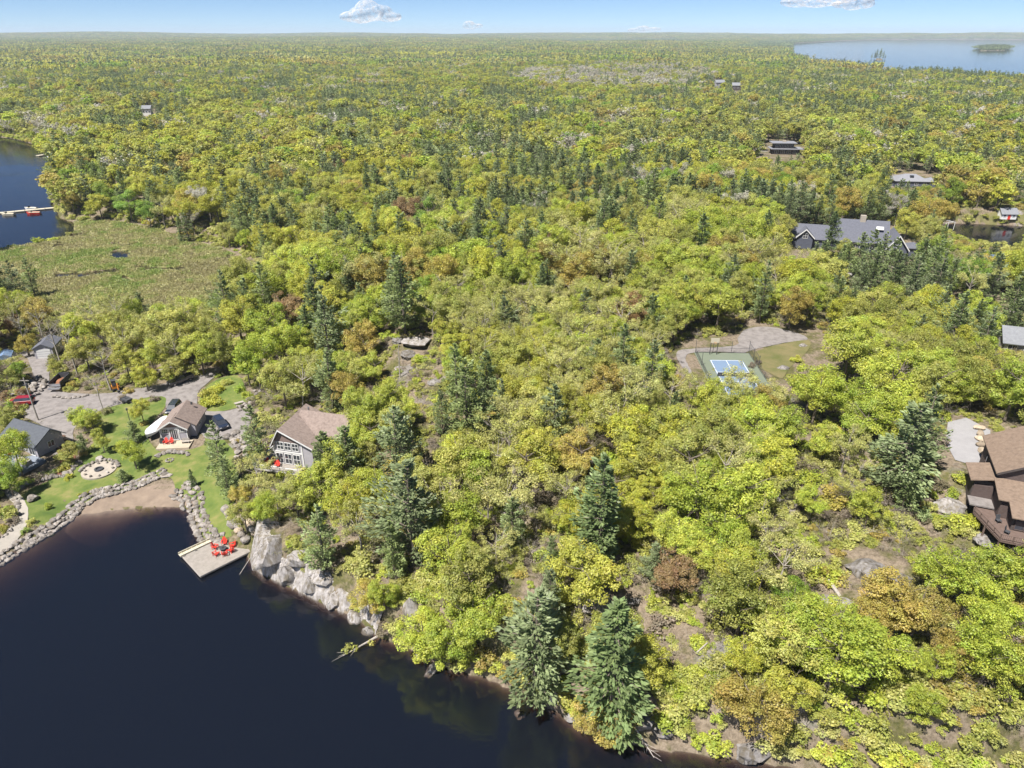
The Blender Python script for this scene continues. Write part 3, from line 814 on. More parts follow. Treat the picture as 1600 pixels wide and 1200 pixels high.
for a in [(941, 792, 'spruce', 18, 1.15), (640, 795, 'bluepine', 17, 1.25), (962, 1025, 'spruce', 18, 1.35), (838, 998, 'bluepine', 17, 1.2), (508, 716, 'pine', 11, 1.2), (542, 712, 'pine', 12, 1.1), (1345, 393, 'pine', 13, 1.1), (1382, 390, 'pine', 12, 1.2), (1325, 388, 'olive', 9, 1.1), (340, 705, 'pine', 13, .8), (352, 745, 'pine', 9, .9),
          (618, 690, 'bluepine', 14, 1.1), (728, 622, 'pine', 15, 1.1), (712, 585, 'pine', 13, 1), (398, 680, 'pine', 13, .9), (1425, 695, 'bluepine', 15, 1.5), (1450, 660, 'pine', 14, 1), (1420, 755, 'pine', 9, 1.2), (500, 835, 'pine', 11, 1.1),
          (612, 855, 'pine', 10, 1.0), (350, 465, 'pine', 16, 1), (508, 505, 'bluepine', 19, 1), (492, 445, 'bluepine', 16, 1), (412, 385, 'pine', 15, 1), (495, 375, 'pine', 15, .9), (628, 455, 'pine', 17, 1.2), (515, 590, 'pine', 14, 1), (760, 590, 'pine', 12, 1),
          (855, 440, 'pine', 13, .9), (950, 300, 'pine', 16, .9), (978, 312, 'pine', 17, .9), (1010, 300, 'pine', 16, .9), (1030, 340, 'pine', 16, 1), (985, 360, 'pine', 15, .9), (1300, 365, 'spruce', 16, 1.1), (1362, 395, 'pine', 15, 1.1), (1395, 405, 'pine', 14, 1),
          (1195, 450, 'pine', 15, .8), (1430, 440, 'bluepine', 14, 1.2), (1470, 430, 'bluepine', 14, 1.1), (1500, 500, 'pine', 14, 1), (1590, 460, 'pine', 16, 1), (1025, 875, 'bluepine', 6, 1.3), (800, 815, 'pine', 9, 1.1), (690, 640, 'pine', 10, .9),
          (860, 930, 'bluepine', 9, .9), (20, 440, 'bluepine', 14, 1), (45, 430, 'pine', 12, 1), (128, 262, 'pine', 17, 1.2), (190, 262, 'pine', 17, 1), (250, 262, 'pine', 16, 1), (150, 275, 'pine', 15, 1), (290, 350, 'pine', 12, 1), (280, 355, 'spruce', 10, 1),
          # broad crowns that stand out
          (1095, 770, 'lime', 12, 1.1), (1165, 770, 'lime', 12, 1), (1130, 820, 'lime', 10, 1), (1060, 830, 'lime', 9, 1), (1270, 780, 'lime', 6, 1.1), (1360, 790, 'lime', 7, 1), (1330, 760, 'pale', 6, 1), (1055, 895, 'rust', 8, 1), (905, 705, 'bronze', 10, 1),
          (935, 1122, 'bronze', 7, 1.2), (975, 1120, 'bronze', 6, 1), (1400, 935, 'bronze', 9, 1.2), (1440, 945, 'bronze', 9, 1), (1370, 960, 'bronze', 7, 1), (575, 930, 'bronze', 7, 1), (598, 925, 'lime', 6, 1), (545, 605, 'bronze', 10, 1.1), (565, 530, 'bronze', 11, 1), (445, 480, 'rust', 11, 1.1),
          (1240, 470, 'bronze', 12, 1.1), (1125, 470, 'lime', 13, 1.2), (1165, 450, 'olive', 12, 1), (1385, 465, 'lime', 12, 1), (1330, 545, 'lime', 14, 1.2), (1390, 590, 'lime', 13, 1.1), (1270, 600, 'lime', 12, 1.1), (1330, 620, 'lime', 12, 1), (415, 510, 'lime', 14, 1.1),
          (400, 560, 'lime', 13, 1), (445, 530, 'lime', 13, 1), (470, 600, 'pale', 13, 1), (440, 590, 'olive', 12, 1), (1220, 890, 'pale', 9, 1.1), (1195, 830, 'pale', 9, 1), (1240, 930, 'green', 7, 1), (660, 990, 'lime', 9, 1.1), (700, 1000, 'lime', 9, 1), (740, 960, 'lime', 10, 1),
          (700, 860, 'lime', 11, 1), (730, 900, 'olive', 10, 1), (530, 720, 'lime', 11, 1), (500, 760, 'lime', 10, 1), (545, 780, 'yellow', 10, 1), (560, 820, 'pale', 10, 1), (590, 760, 'lime', 10, 1), (1280, 610, 'lime', 12, 1), (1105, 617, 'lime', 10, 1), (1138, 614, 'pale', 10.5, 1), (1168, 618, 'pale', 10.5, 1), (1198, 622, 'pale', 9.5, 1), (1215, 622, 'olive', 8, .9), (1085, 605, 'pale', 9, .9),
          (1050, 610, 'pale', 10, 1), (380, 800, 'olive', 7, 1), (410, 790, 'lime', 7, 1.1), (430, 770, 'pale', 8, 1), (400, 745, 'pale', 8, 1), (375, 770, 'bronze', 5, 1), (460, 770, 'olive', 8, 1), (635, 250, 'rust', 12, 1), (535, 260, 'rust', 13, 1), (860, 380, 'rust', 11, 1), (835, 410, 'rust', 9, 1),
          (575, 328, 'rust', 8, 1), (985, 485, 'rust', 11, 1), (420, 222, 'rust', 13, 1), (500, 225, 'grey', 13, 1), (380, 190, 'grey', 14, 1.2), (880, 160, 'grey', 15, 1.1), (990, 275, 'grey', 13, 1.1), (300, 345, 'grey', 10, 1), (580, 245, 'yellow', 14, 1.3), (620, 270, 'yellow', 14, 1.3), (660, 285, 'bronze', 12, 1),
          (1200, 300, 'yellow', 14, 1.3), (1280, 300, 'yellow', 15, 1.3), (1540, 280, 'bronze', 15, 1.3), (1500, 270, 'bronze', 14, 1.1), (1450, 240, 'lime', 14, 1.3), (1570, 240, 'yellow', 15, 1.3), (1130, 235, 'lime', 14, 1.2), (1420, 345, 'yellow', 12, 1), (200, 315, 'green', 14, 1.2), (165, 300, 'green', 13, 1.1), (230, 330, 'green', 12, 1), (110, 310, 'bronze', 11, 1),
          (310, 260, 'lime', 13, 1.2), (345, 300, 'yellow', 14, 1.2), (300, 300, 'yellow', 13, 1.2), (205, 290, 'lime', 13, 1.1), (370, 330, 'yellow', 13, 1.1), (1590, 600, 'lime', 12, 1), (1540, 560, 'olive', 11, 1), (1545, 900, 'lime', 9, 1.2), (1580, 890, 'lime', 9, 1), (1560, 960, 'lime', 10, 1), (870, 1000, 'olive', 7, 1),
          # the garden
          (20, 700, 'lime', 10, .95), (8, 740, 'green', 8, .9), (128, 650, 'lime', 6.5, 1.1), (143, 655, 'lime', 5.5, 1.1), (157, 685, 'lime', 5.5, .9), (205, 703, 'lime', 7, .95), (219, 638, 'yellow', 6, .9), (208, 672, 'pine', 4.5, 1.6), (190, 742, 'pine', 2.6, 1.9), (299, 745, 'spruce', 3.6, 1.1), (127, 690, 'pine', 4.5, 1.3), (108, 705, 'olive', 4.5, 1.2),
          (160, 560, 'bare', 13, .9), (150, 600, 'bare', 10, .8), (105, 530, 'bare', 15, .8), (80, 520, 'bare', 14, .8), (60, 500, 'bare', 13, .8), (30, 510, 'bare', 13, .8), (130, 545, 'olive', 10, 1), (40, 535, 'bronze', 6, 1.2), (85, 570, 'olive', 5, 1), (10, 500, 'rust', 9, 1), (195, 560, 'yellow', 9, 1), (235, 555, 'lime', 10, 1), (270, 540, 'pale', 12, 1),
          (310, 545, 'lime', 11, 1), (345, 540, 'olive', 11, 1), (240, 500, 'pale', 12, 1), (300, 490, 'pale', 12, 1), (200, 520, 'olive', 11, 1), (170, 510, 'olive', 11, 1), (270, 575, 'olive', 7, 1), (225, 585, 'yellow', 7, 1), (385, 570, 'green', 9, 1), (12, 590, 'olive', 6, 1), (35, 612, 'rust', 3, 1.2), (10, 650, 'olive', 6, 1), (25, 580, 'green', 6, 1)]:
    place(*a)
N_HAND = len(TREES)

g0 = np.random.default_rng(5)
def filler(r0, r1, step, jit=.42):
    xs = np.arange(-r1, r1, step); ys = np.arange(20, r1, step)
    X, Y = np.meshgrid(xs, ys)
    X = X.ravel() + g0.uniform(-jit, jit, X.size) * step
    Y = Y.ravel() + g0.uniform(-jit, jit, Y.size) * step
    r = np.hypot(X, Y)
    ok = (r >= r0) & (r < r1) & (np.abs(X) < .75 * (Y * CP + CAM_H * SP) + 9)
    return X[ok], Y[ok]

Xa, Ya = filler(45, 190, 4.3)
ka = (Ya < 178) & (Xa > -48)
Xb, Yb = filler(45, 360, 5.7)
kb = ~((Yb < 178) & (Xb > -48))
X, Y = np.concatenate([Xa[ka], Xb[kb]]), np.concatenate([Ya[ka], Yb[kb]])
Z = height(X, Y)
wd = water_sd(X, Y)
cl = np.full(len(X), 1e9)
for q in CLEAR + [COURT_DRIVE, COURT_GRASS]:
    cl = np.minimum(cl, sdist(q, X, Y))
cl = np.minimum(cl, sdist(MARSH, X, Y) + 1.0)
PX, PY, DEP = project(X, Y, Z + 7)
hx = np.array([t[0] for t in TREES]); hy = np.array([t[1] for t in TREES]); hr = np.array([t[5] for t in TREES])
for i in range(len(X)):
    x, y, z = X[i], Y[i], Z[i]
    if wd[i] < 1.2 or cl[i] < 2.2 or any(abs(x - fx) < fw and abs(y - fy) < fd for fx, fy, fw, fd, _ in FOOT):
        continue
    gx, gy, _ = project(x, y, z + 3)
    skip = False
    for cx, cy, rx, ry, ch in OPEN:
        if ((gx - cx) / rx) ** 2 + ((gy - cy) / ry) ** 2 < 1 and g0.random() > ch:
            skip = True; break
    if skip:
        continue
    cls = pick_class(PX[i], PY[i], g0, X[i], Y[i])
    near_sh = y < 175 and x > -45
    H = g0.uniform(8.5, 16) if not near_sh else g0.uniform(6, 12)
    if cls == 'pine':
        H *= 1.1
        cls = ('pine', 'pine', 'bluepine', 'pine', 'bluepine', 'spruce')[g0.integers(0, 6)]
    k = MESH_OF[cls]
    rr = BASE_R[k] * H / BASE_H[k] * g0.uniform(.9, 1.2)
    if np.any((hx - x) ** 2 + (hy - y) ** 2 < (.62 * (hr + rr)) ** 2):
        continue
    if in_view_window(x, y, z, H, rr):
        continue
    TREES.append((x, y, z, cls, H, rr))

# ------------------------------------------------------------------ individuals and the mass behind them
NAME = {'broad': 'broadleaf_tree', 'sparse': 'budding_tree', 'bare': 'bare_birch_tree', 'pine': 'pine_tree', 'spruce': 'spruce_tree'}
LOOK = {'lime': 'lime green', 'yellow': 'golden-green', 'olive': 'olive green', 'green': 'fresh green', 'bronze': 'bronze orange', 'rust': 'rusty red-brown', 'pale': 'pale thinly leafed', 'grey': 'silvery grey budding',
        'bare': 'pale-trunked bare', 'pine': 'dark green', 'bluepine': 'bluish green', 'spruce': 'deep green conical'}
MARKS = [(-44.8, 88, 9, 'beside the wooden dock'), (-34, 86, 9, 'on top of the pale shore cliff'), (-37.5, 108, 14, 'beside the two-storey cottage'), (-63.6, 121, 9, 'next to the small white cottage'), (-74, 107, 12, 'on the lawn by the stone fire circle'),
         (-89, 113, 12, 'beside the dark-roofed waterfront house'), (-80, 128, 13, 'between lawn and gravel drive'), (-98, 142, 13, 'by the parked dump trailer'), (-112, 156, 14, 'around the small grey garage'), (-72, 145, 11, 'behind the parked black pickup'),
         (-53, 128, 12, 'by the gravel turning circle'), (45.6, 129.6, 17, 'beside the blue sports court'), (62, 152, 13, 'behind the gravel bend near the court'), (64, 136, 12, 'beside the rough meadow near the court'), (70, 87, 15, 'close to the brown-roofed house'),
         (76, 104, 13, 'at the end of the paved drive'), (115, 233, 24, 'around the large slate-grey lodge'), (191, 348, 24, 'around the pale hip-roofed house'), (212, 300, 25, 'on the bank by the little boathouse'), (166, 452, 22, 'around the white flat-roofed house'),
         (-22, 143, 14, 'around the bare rock knoll'), (-100, 175, 30, 'along the near rim of the marsh'), (-90, 235, 32, 'at the wooded rim of the marsh'), (-150, 330, 45, 'on the point beside the blue lake'), (-8, 66, 9, 'leaning over the boulder in the water'),
         (8, 62, 10, 'on the rocky shore under the slope'), (30, 58, 13, 'at the slope foot by water'), (45, 72, 13, 'below the cracked granite outcrop'), (60, 66, 14, 'on the slope under the timber deck'), (-18, 85, 11, 'above the granite shore cliff'),
         (0, 85, 12, 'halfway up the wooded shore slope'), (20, 85, 14, 'among brush on the dry slope'), (40, 92, 14, 'on open brush below the court'), (-15, 105, 14, 'uphill from the two-storey cottage'), (8, 112, 15, 'on the crown of the wooded hill'),
         (30, 112, 14, 'on the hill just below the court'), (-5, 150, 22, 'behind the bare rock knoll'), (25, 165, 22, 'in the woods behind the court'), (75, 180, 30, 'between court and lodge'), (-40, 170, 24, 'between marsh and rock knoll'),
         (-30, 230, 40, 'in mixed woods past the marsh'), (30, 230, 40, 'in the mixed woods past the hill'), (120, 180, 35, 'in the woods before the lodge'), (160, 240, 35, 'between the lodge and the dark pond')]

def label_of(x, y, cls, H, k, wide):
    best = min(MARKS, key=lambda m: math.hypot(x - m[0], y - m[1]) / m[2])
    rel = H / BASE_H[k]
    size = 'very small' if H < 5 else 'small' if rel < .68 else 'medium-sized' if rel < .86 else 'tall' if rel < 1.1 else 'towering'
    noun = {'broad': 'broadleaf tree', 'sparse': 'tree', 'bare': 'birch', 'pine': 'pine', 'spruce': 'spruce'}[k]
    shape = 'spreading ' if wide > 1.1 else 'slender ' if wide < .97 else ''
    return '%s %s%s %s %s' % (size, shape, LOOK[cls], noun, best[3]), math.hypot(x - best[0], y - best[1])

order = []
for i, (x, y, z, cls, H, rr) in enumerate(TREES):
    px, py, dep = project(x, y, z + .6 * H)
    inside = -60 < px < 1660 and py < 1280
    order.append((-(H * rr) / dep ** 2 * (3 if i < N_HAND else 1) if inside else 1, i))
order.sort()
budget = {'broadleaf_tree': 300, 'budding_tree': 200, 'bare_birch_tree': 40, 'pine_tree': 230, 'spruce_tree': 90}
mass = []
SAME = {}
ALLT = []
for sc_, i in order:
    x, y, z, cls, H, rr = TREES[i]
    k = MESH_OF[cls]
    sxy, sz = rr / BASE_R[k], H / BASE_H[k]
    rot = rnd.uniform(0, 6.28)
    if sc_ > 0:
        continue
    if budget[NAME[k]] <= 0:
        mass.append((x, y, z, k, rot, sxy, sz, tint(cls)))
        continue
    budget[NAME[k]] -= 1
    tm, cm, _ = PROTO[k][rnd.randrange(len(PROTO[k]))]
    lab_, dist_ = label_of(x, y, cls, H, k, sxy / sz)
    t = thing(NAME[k], lab_, 'tree', (x, y, z), rot, {'broad': 'broadleaf trees of the wooded shore', 'sparse': 'thinly leafed spring trees', 'bare': 'bare birches by the drive', 'pine': 'pines of the wooded shore', 'spruce': 'spruces of the wooded shore'}[k])
    t.scale = (sxy, sxy, sz)
    SAME.setdefault(lab_, []).append((dist_, t))
    t['look'] = LOOK[cls]; ALLT.append((t, x, y, LOOK[cls]))
    link('trunk', tm, t)
    c = link('crown', cm, t)
    c['tint'] = tint(cls)

for lab_ in [q for q, v_ in SAME.items() if len(v_) > 6]:
    for d_, t in SAME.pop(lab_):
        mine = t.name.split('.')[0]
        nb = min((q for q in ALLT if q[0] is not t and q[3] != t['look']), key=lambda q: (q[1] - t.location.x) ** 2 + (q[2] - t.location.y) ** 2)
        where = lab_.split(t['look'] + ' ', 1)[1].split(' ', 1)[1].replace('broadleaf tree', '').replace('tree ', '').strip()
        head = lab_[:lab_.index(t['look'])] + t['look']
        noun = {'broadleaf_tree': 'tree', 'budding_tree': 'tree', 'bare_birch_tree': 'birch', 'pine_tree': 'pine', 'spruce_tree': 'spruce'}[mine]
        new = '%s %s by %s %s one %s' % (head, noun, 'an' if nb[3][0] in 'aeiou' else 'a', nb[3], where if mine != 'budding_tree' else where)
        SAME.setdefault(new, []).append((d_, t)); t['label'] = new
for t, *_ in ALLT:
    del t['look']
ORD = ('closest', 'second closest', 'third closest', 'fourth closest', 'fifth closest', 'sixth closest')
for lab_, v_ in SAME.items():
    if 1 < len(v_) <= 6:
        for k, (_, t) in enumerate(sorted(v_, key=lambda q: q[0])):
            t['label'] = lab_ + ', ' + ORD[k]

for t, *_ in ALLT:
    w_ = t['label'].split()
    for drop in ('spreading', 'slender', 'thinly', 'the', 'the', 'wooded', 'mixed', 'conical', 'leafed', 'tall', 'medium-sized', 'bare', 'broadleaf'):
        if len(w_) > 16 and drop in w_:
            w_.remove(drop)
    t['label'] = ' '.join(w_)

# the forest that runs on to the horizon
def add_mass(r0, r1, step, kinds):
    X, Y = filler(r0, r1, step)
    Z = height(X, Y); wd = water_sd(X, Y)
    foot = np.zeros(len(X), bool)
    for fx, fy, fw, fd, _ in FOOT + FAR_FOOT:
        foot |= (np.abs(X - fx) < fw) & (np.abs(Y - fy) < fd)
    PX, PY, _ = project(X, Y, Z + 8)
    for i in np.nonzero((wd > 3) & ~foot)[0]:
        cls = pick_class(PX[i], PY[i], g0, X[i], Y[i])
        if g0.random() < .02 + .13 * float(nz3(X[i], Y[i], 420.0)):
            cls = 'pine'
        if X[i] > 300 and Y[i] > 900 and wd[i] < 90 and g0.random() < .75:
            cls = 'pine'
        H = g0.uniform(8, 17)
        k = {'pine': 'mid_pine', 'pale': 'mid_sparse', 'grey': 'mid_sparse'}.get(cls, 'mid_broad')
        if cls == 'pine':
            H *= .98
            cls = ('pine', 'bluepine')[g0.integers(0, 2)]
        if in_view_window(X[i], Y[i], Z[i], H, 4):
            continue
        s = H / (15.5 if k == 'mid_pine' else 12.5)
        mass.append((X[i], Y[i], Z[i], k, rnd.uniform(0, 6.28), s * g0.uniform(.95, 1.5) * (.8 if k == 'mid_pine' else 1), s, tint(cls)))
FAR_FOOT = []
for px, py, z in ((1125, 130, 8), (1152, 137, 8), (1233, 155, 8), (1585, 176, 8), (232, 176, 8), (1042, 365, 8)):
    FAR_FOOT.append((*P(px, py, z), 10, 9, 0))
add_mass(360, 1500, 7.5, None)
scatter('forest', ['broad', 'sparse', 'bare', 'pine', 'spruce', 'mid_broad', 'mid_pine', 'mid_sparse'], mass)

# far woods: patches of many small crowns
def patch(seed):
    g = np.random.default_rng(seed)
    n = 60
    C = np.stack([g.uniform(-40, 40, n), g.uniform(-40, 40, n), g.uniform(7, 12, n)], 1)
    con = g.random(n) < .36
    v1, f1, s1 = leaf_cloud(g, C[~con], np.full((~con).sum(), 4.4), 26, 2.6, .9)
    k = np.repeat(np.nonzero(con)[0], 20)
    t = g.uniform(0, 1, len(k))
    Cc = C[k] + np.stack([g.normal(size=len(k)) * 3.0 * (1 - .8 * t), g.normal(size=len(k)) * 3.0 * (1 - .8 * t), -6 + 11 * t], 1)
    nr = unit(g.normal(size=Cc.shape) + np.array((0, 0, .6))); tt = unit(np.cross(nr, g.normal(size=Cc.shape)))
    v2, f2, s2 = cards(Cc, tt * 1.1, np.cross(nr, tt) * 1.0, g.uniform(.6, 1.2, len(k)), g.normal(size=len(k)))
    return (v1, f1, s1), (v2, f2, s2)
M_FARPINE = foliage_mat('far_needle', .1)
for a in [n for n in M_FARPINE.node_tree.nodes if n.type == 'ATTRIBUTE' and n.attribute_name == 'tint']:
    rgb = M_FARPINE.node_tree.nodes.new('ShaderNodeRGB'); rgb.outputs[0].default_value = (0.125, 0.165, 0.09, 1)
    for lk in list(a.outputs['Color'].links):
        M_FARPINE.node_tree.links.new(rgb.outputs[0], lk.to_socket)
for s in range(5):
    (v1, f1, s1), (v2, f2, s2) = patch(700 + s)
    me = new_mesh('far_patch', np.concatenate([v1, v2]), np.concatenate([f1, f2 + len(v1)]), [M_LEAF, M_FARPINE], mi=np.array([0] * len(f1) + [1] * len(f2)), attrs={'shade': ('FLOAT_VECTOR', np.concatenate([s1, s2]))})
    PROTO.setdefault('patch', []).append((None, None, me))
farp = []
for r0, r1, st in ((1500, 4000, 62), (4000, 12800, 74)):
    X, Y = filler(r0, r1, st)
    Z = height(X, Y); wd = water_sd(X, Y)
    for i in np.nonzero(wd > 14)[0]:
        farp.append((X[i], Y[i], Z[i], 'patch', rnd.uniform(0, 6.28), 1.0, g0.uniform(.9, 1.25), tint('pine') if (wd[i] < 260 and r0 > 2000) else tint(('olive', 'yellow', 'olive', 'green', 'pale', 'bronze')[g0.integers(0, 6)])))
scatter('far_woods', ['patch'], farp)
# tree line along the far lake
isl = []
ax, ay = P(1372, 92)
for dx, hh in ((-19, .85), (-11, 1.3), (-3, 1.55), (7, 1.75), (14, 1.35), (20, .8)):
    isl.append((ax + dx, ay + rnd.uniform(-8, 8), .3, 'pine', rnd.uniform(0, 6), hh * .8, hh, tint('pine')))
xs, ys = [p[0] for p in ISLAND_B], [p[1] for p in ISLAND_B]
for x in np.arange(min(xs), max(xs), 8):
    for y in np.arange(min(ys), max(ys), 34):
        if sdist(ISLAND_B, x, y)[0] < -2 and rnd.random() < .75:
            hh = rnd.uniform(.5, 1.35)
            isl.append((x + rnd.uniform(-4, 4), y + rnd.uniform(-9, 9), .3, 'pine', rnd.uniform(0, 6), hh, hh, tint('pine')))
scatter('island_pines', ['pine'], isl)

# brush, low shrubs and seedlings of the slope
X, Y = filler(45, 215, 1.2, .5)
X2, Y2 = filler(215, 720, 2.6, .5)
w2 = np.minimum(water_sd(X2, Y2), np.abs(sdist(MARSH, X2, Y2)))
X, Y = np.concatenate([X, X2[w2 < 22]]), np.concatenate([Y, Y2[w2 < 22]])
Z = height(X, Y); wd = water_sd(X, Y)
cl = np.full(len(X), 1e9)
for q in CLEAR + [COURT_DRIVE, COURT_GRASS, MARSH]:
    cl = np.minimum(cl, sdist(q, X, Y))
brush = []
BARE = [(*hit(a, b)[:2], q) for a, b, q in ((1352, 892, 3.4), (1385, 900, 3.8), (1305, 950, 3.0), (930, 940, 3.2), (990, 940, 1.8), (1488, 790, 2.8), (652, 535, 4.0), (638, 552, 3.0), (670, 730, 2.6), (1000, 1125, 2.4), (1172, 1175, 2.4))]
for i in np.nonzero((wd > .5) & (cl > .9))[0]:
    if any(abs(X[i] - fx) < fw * .8 and abs(Y[i] - fy) < fd * .85 for fx, fy, fw, fd, _ in FOOT):
        continue
    if any((X[i] - bx) ** 2 + (Y[i] - by) ** 2 < q * q for bx, by, q in BARE):
        continue
    if -42 < X[i] < -36 and Y[i] < 90:
        continue
    if float(nz2(X[i], Y[i], 9)) + g0.normal() * .5 < -.5:
        continue
    s = g0.uniform(.35, 1.0) if g0.random() < .8 else g0.uniform(1.0, 1.9)
    if wd[i] < 7 and X[i] > -16 and Y[i] < 80:
        s = g0.uniform(.7, 1.9)
    elif Y[i] > 200:
        s = g0.uniform(.9, 2.3)
    u = g0.random()
    if Y[i] > 200 or (wd[i] < 7 and X[i] > -16):
        u = .4 + .6 * u
    brush.append((X[i], Y[i], Z[i], 'twigbush' if (u < .45 and g0.random() < .6) else 'bush', rnd.uniform(0, 6), s, s * g0.uniform(.5, 1.0), tint('brush' if u < .45 else 'olive' if u < .65 else 'pale' if u < .8 else 'lime' if u < .95 else 'bronze')))
scatter('undergrowth', ['bush', 'twigbush'], brush)

# the marsh: a peat sheet with reeds
sheet('marsh', MARSH, M_MARSH, 0.05, 3.0, 1.6, .4, smooth_curve=True)

# ================================================================== BUILT THINGS: materials
M_WHITE = mat('white_trim', (0.62, 0.62, 0.62), (0.54, 0.54, 0.54), 1.0, 0.6)
M_SIDING = mat('grey_siding', (0.33, 0.32, 0.35), (0.28, 0.27, 0.30), 1.5, 0.8)
M_SHAKE = mat('brown_shakes', (0.20, 0.15, 0.135), (0.15, 0.11, 0.10), 3.0, 0.9, 0.02)
M_BROWNROOF = mat('brown_shingles', (0.25, 0.175, 0.15), (0.19, 0.135, 0.115), 2.2, 0.95, 0.015, 9, stops=[(.3, (.14, .108, .096)), (.5, (.20, .158, .14)), (.7, (.24, .19, .17))])
M_TANROOF = mat('tan_shingles', (0.33, 0.22, 0.175), (0.26, 0.17, 0.135), 2.2, 0.95, 0.015, 9, stops=[(.3, (.125, .092, .07)), (.5, (.175, .128, .097)), (.7, (.21, .157, .118))])
M_SLATEROOF = mat('slate_shingles', (0.115, 0.12, 0.15), (0.085, 0.09, 0.11), 2.2, 0.9, 0.01)
M_GREYROOF = mat('grey_shingles', (0.20, 0.21, 0.23), (0.155, 0.16, 0.18), 2.0, 0.9, 0.01)
M_PALEROOF = mat('pale_grey_roof', (0.21, 0.215, 0.24), (0.17, 0.175, 0.195), 1.5, 0.8, 0.01)
M_DARKROOF = mat('charcoal_shingles', (0.085, 0.095, 0.11), (0.06, 0.065, 0.08), 2.5, 0.9, 0.015)
M_DARKWALL = mat('dark_cladding', (0.055, 0.045, 0.045), (0.08, 0.065, 0.06), 2.0, 0.85)
M_BROWNWALL = mat('brown_board_wall', (0.10, 0.075, 0.07), (0.075, 0.055, 0.05), 3.0, 0.85)
M_BLUEWALL = mat('blue_grey_wall', (0.085, 0.095, 0.13), (0.07, 0.075, 0.10), 2.0, 0.85)
M_GLASS = mat('window_glass', (0.03, 0.035, 0.045), (0.045, 0.05, 0.065), 1.0, 0.08, spec=0.7)
M_DECKING = mat('weathered_deck_boards', (0.29, 0.265, 0.24), (0.21, 0.19, 0.17), 1.5, 0.85, 0.01)
M_TIMBER = mat('brown_timber', (0.14, 0.10, 0.085), (0.10, 0.07, 0.06), 2.0, 0.85)
M_GREYWOOD = mat('driftwood', (0.36, 0.33, 0.30), (0.25, 0.225, 0.2), 3.0, 0.9, 0.02)
M_RED = mat('red_paint', (0.58, 0.045, 0.03), (0.50, 0.035, 0.022), 2.0, 0.5)
M_CREAM = mat('cream_vinyl', (0.50, 0.46, 0.36), (0.43, 0.39, 0.30), 1.0, 0.6)
M_CHAR = mat('charcoal_metal', (0.045, 0.048, 0.055), (0.06, 0.062, 0.07), 2.0, 0.6)
M_BLACK = mat('black_rubber', (0.018, 0.018, 0.018), (0.03, 0.03, 0.03), 4.0, 0.85)
M_CHROME = mat('wheel_metal', (0.45, 0.45, 0.47), (0.35, 0.35, 0.37), 2.0, 0.35, metal=0.8)
M_NAVY = mat('navy_car_paint', (0.02, 0.028, 0.05), (0.018, 0.024, 0.04), 1.0, 0.25, coat=1.0, spec=0.5)
M_BLKPAINT = mat('black_car_paint', (0.018, 0.018, 0.022), (0.014, 0.014, 0.018), 1.0, 0.25, coat=1.0, spec=0.5)
M_BOATWHITE = mat('white_boat_cover', (0.68, 0.68, 0.70), (0.60, 0.60, 0.62), 0.8, 0.6, 0.02, 2)
M_ORANGE = mat('machine_orange', (0.55, 0.22, 0.03), (0.48, 0.18, 0.025), 2.0, 0.5)
M_BOX = mat('rusty_box_lining', (0.26, 0.12, 0.06), (0.18, 0.08, 0.05), 2.0, 0.9)
M_BLUETARP = mat('blue_tarp', (0.14, 0.21, 0.33), (0.11, 0.17, 0.28), 1.5, 0.6, 0.03)
M_BLUECOURT = mat('blue_court', (0.14, 0.20, 0.30), (0.13, 0.185, 0.275), 0.8, 0.8)
M_GREENCOURT = mat('green_court', (0.125, 0.15, 0.11), (0.145, 0.165, 0.125), 0.6, 0.85)
M_LINE = mat('court_line', (0.62, 0.64, 0.66), (0.55, 0.57, 0.6), 3.0, 0.8)
M_STONEWALL = mat('pale_flagstone', (0.36, 0.32, 0.27), (0.27, 0.24, 0.21), 1.2, 0.9, 0.02)
M_PATIO = mat('patio_slab', (0.40, 0.345, 0.27), (0.34, 0.29, 0.225), 1.0, 0.85)
M_BLUESTONE = mat('blue_grey_terrace', (0.20, 0.23, 0.28), (0.15, 0.17, 0.21), 0.8, 0.8)
M_MULCH = mat('red_mulch', (0.14, 0.065, 0.04), (0.10, 0.05, 0.035), 3.0, 0.95, 0.04)

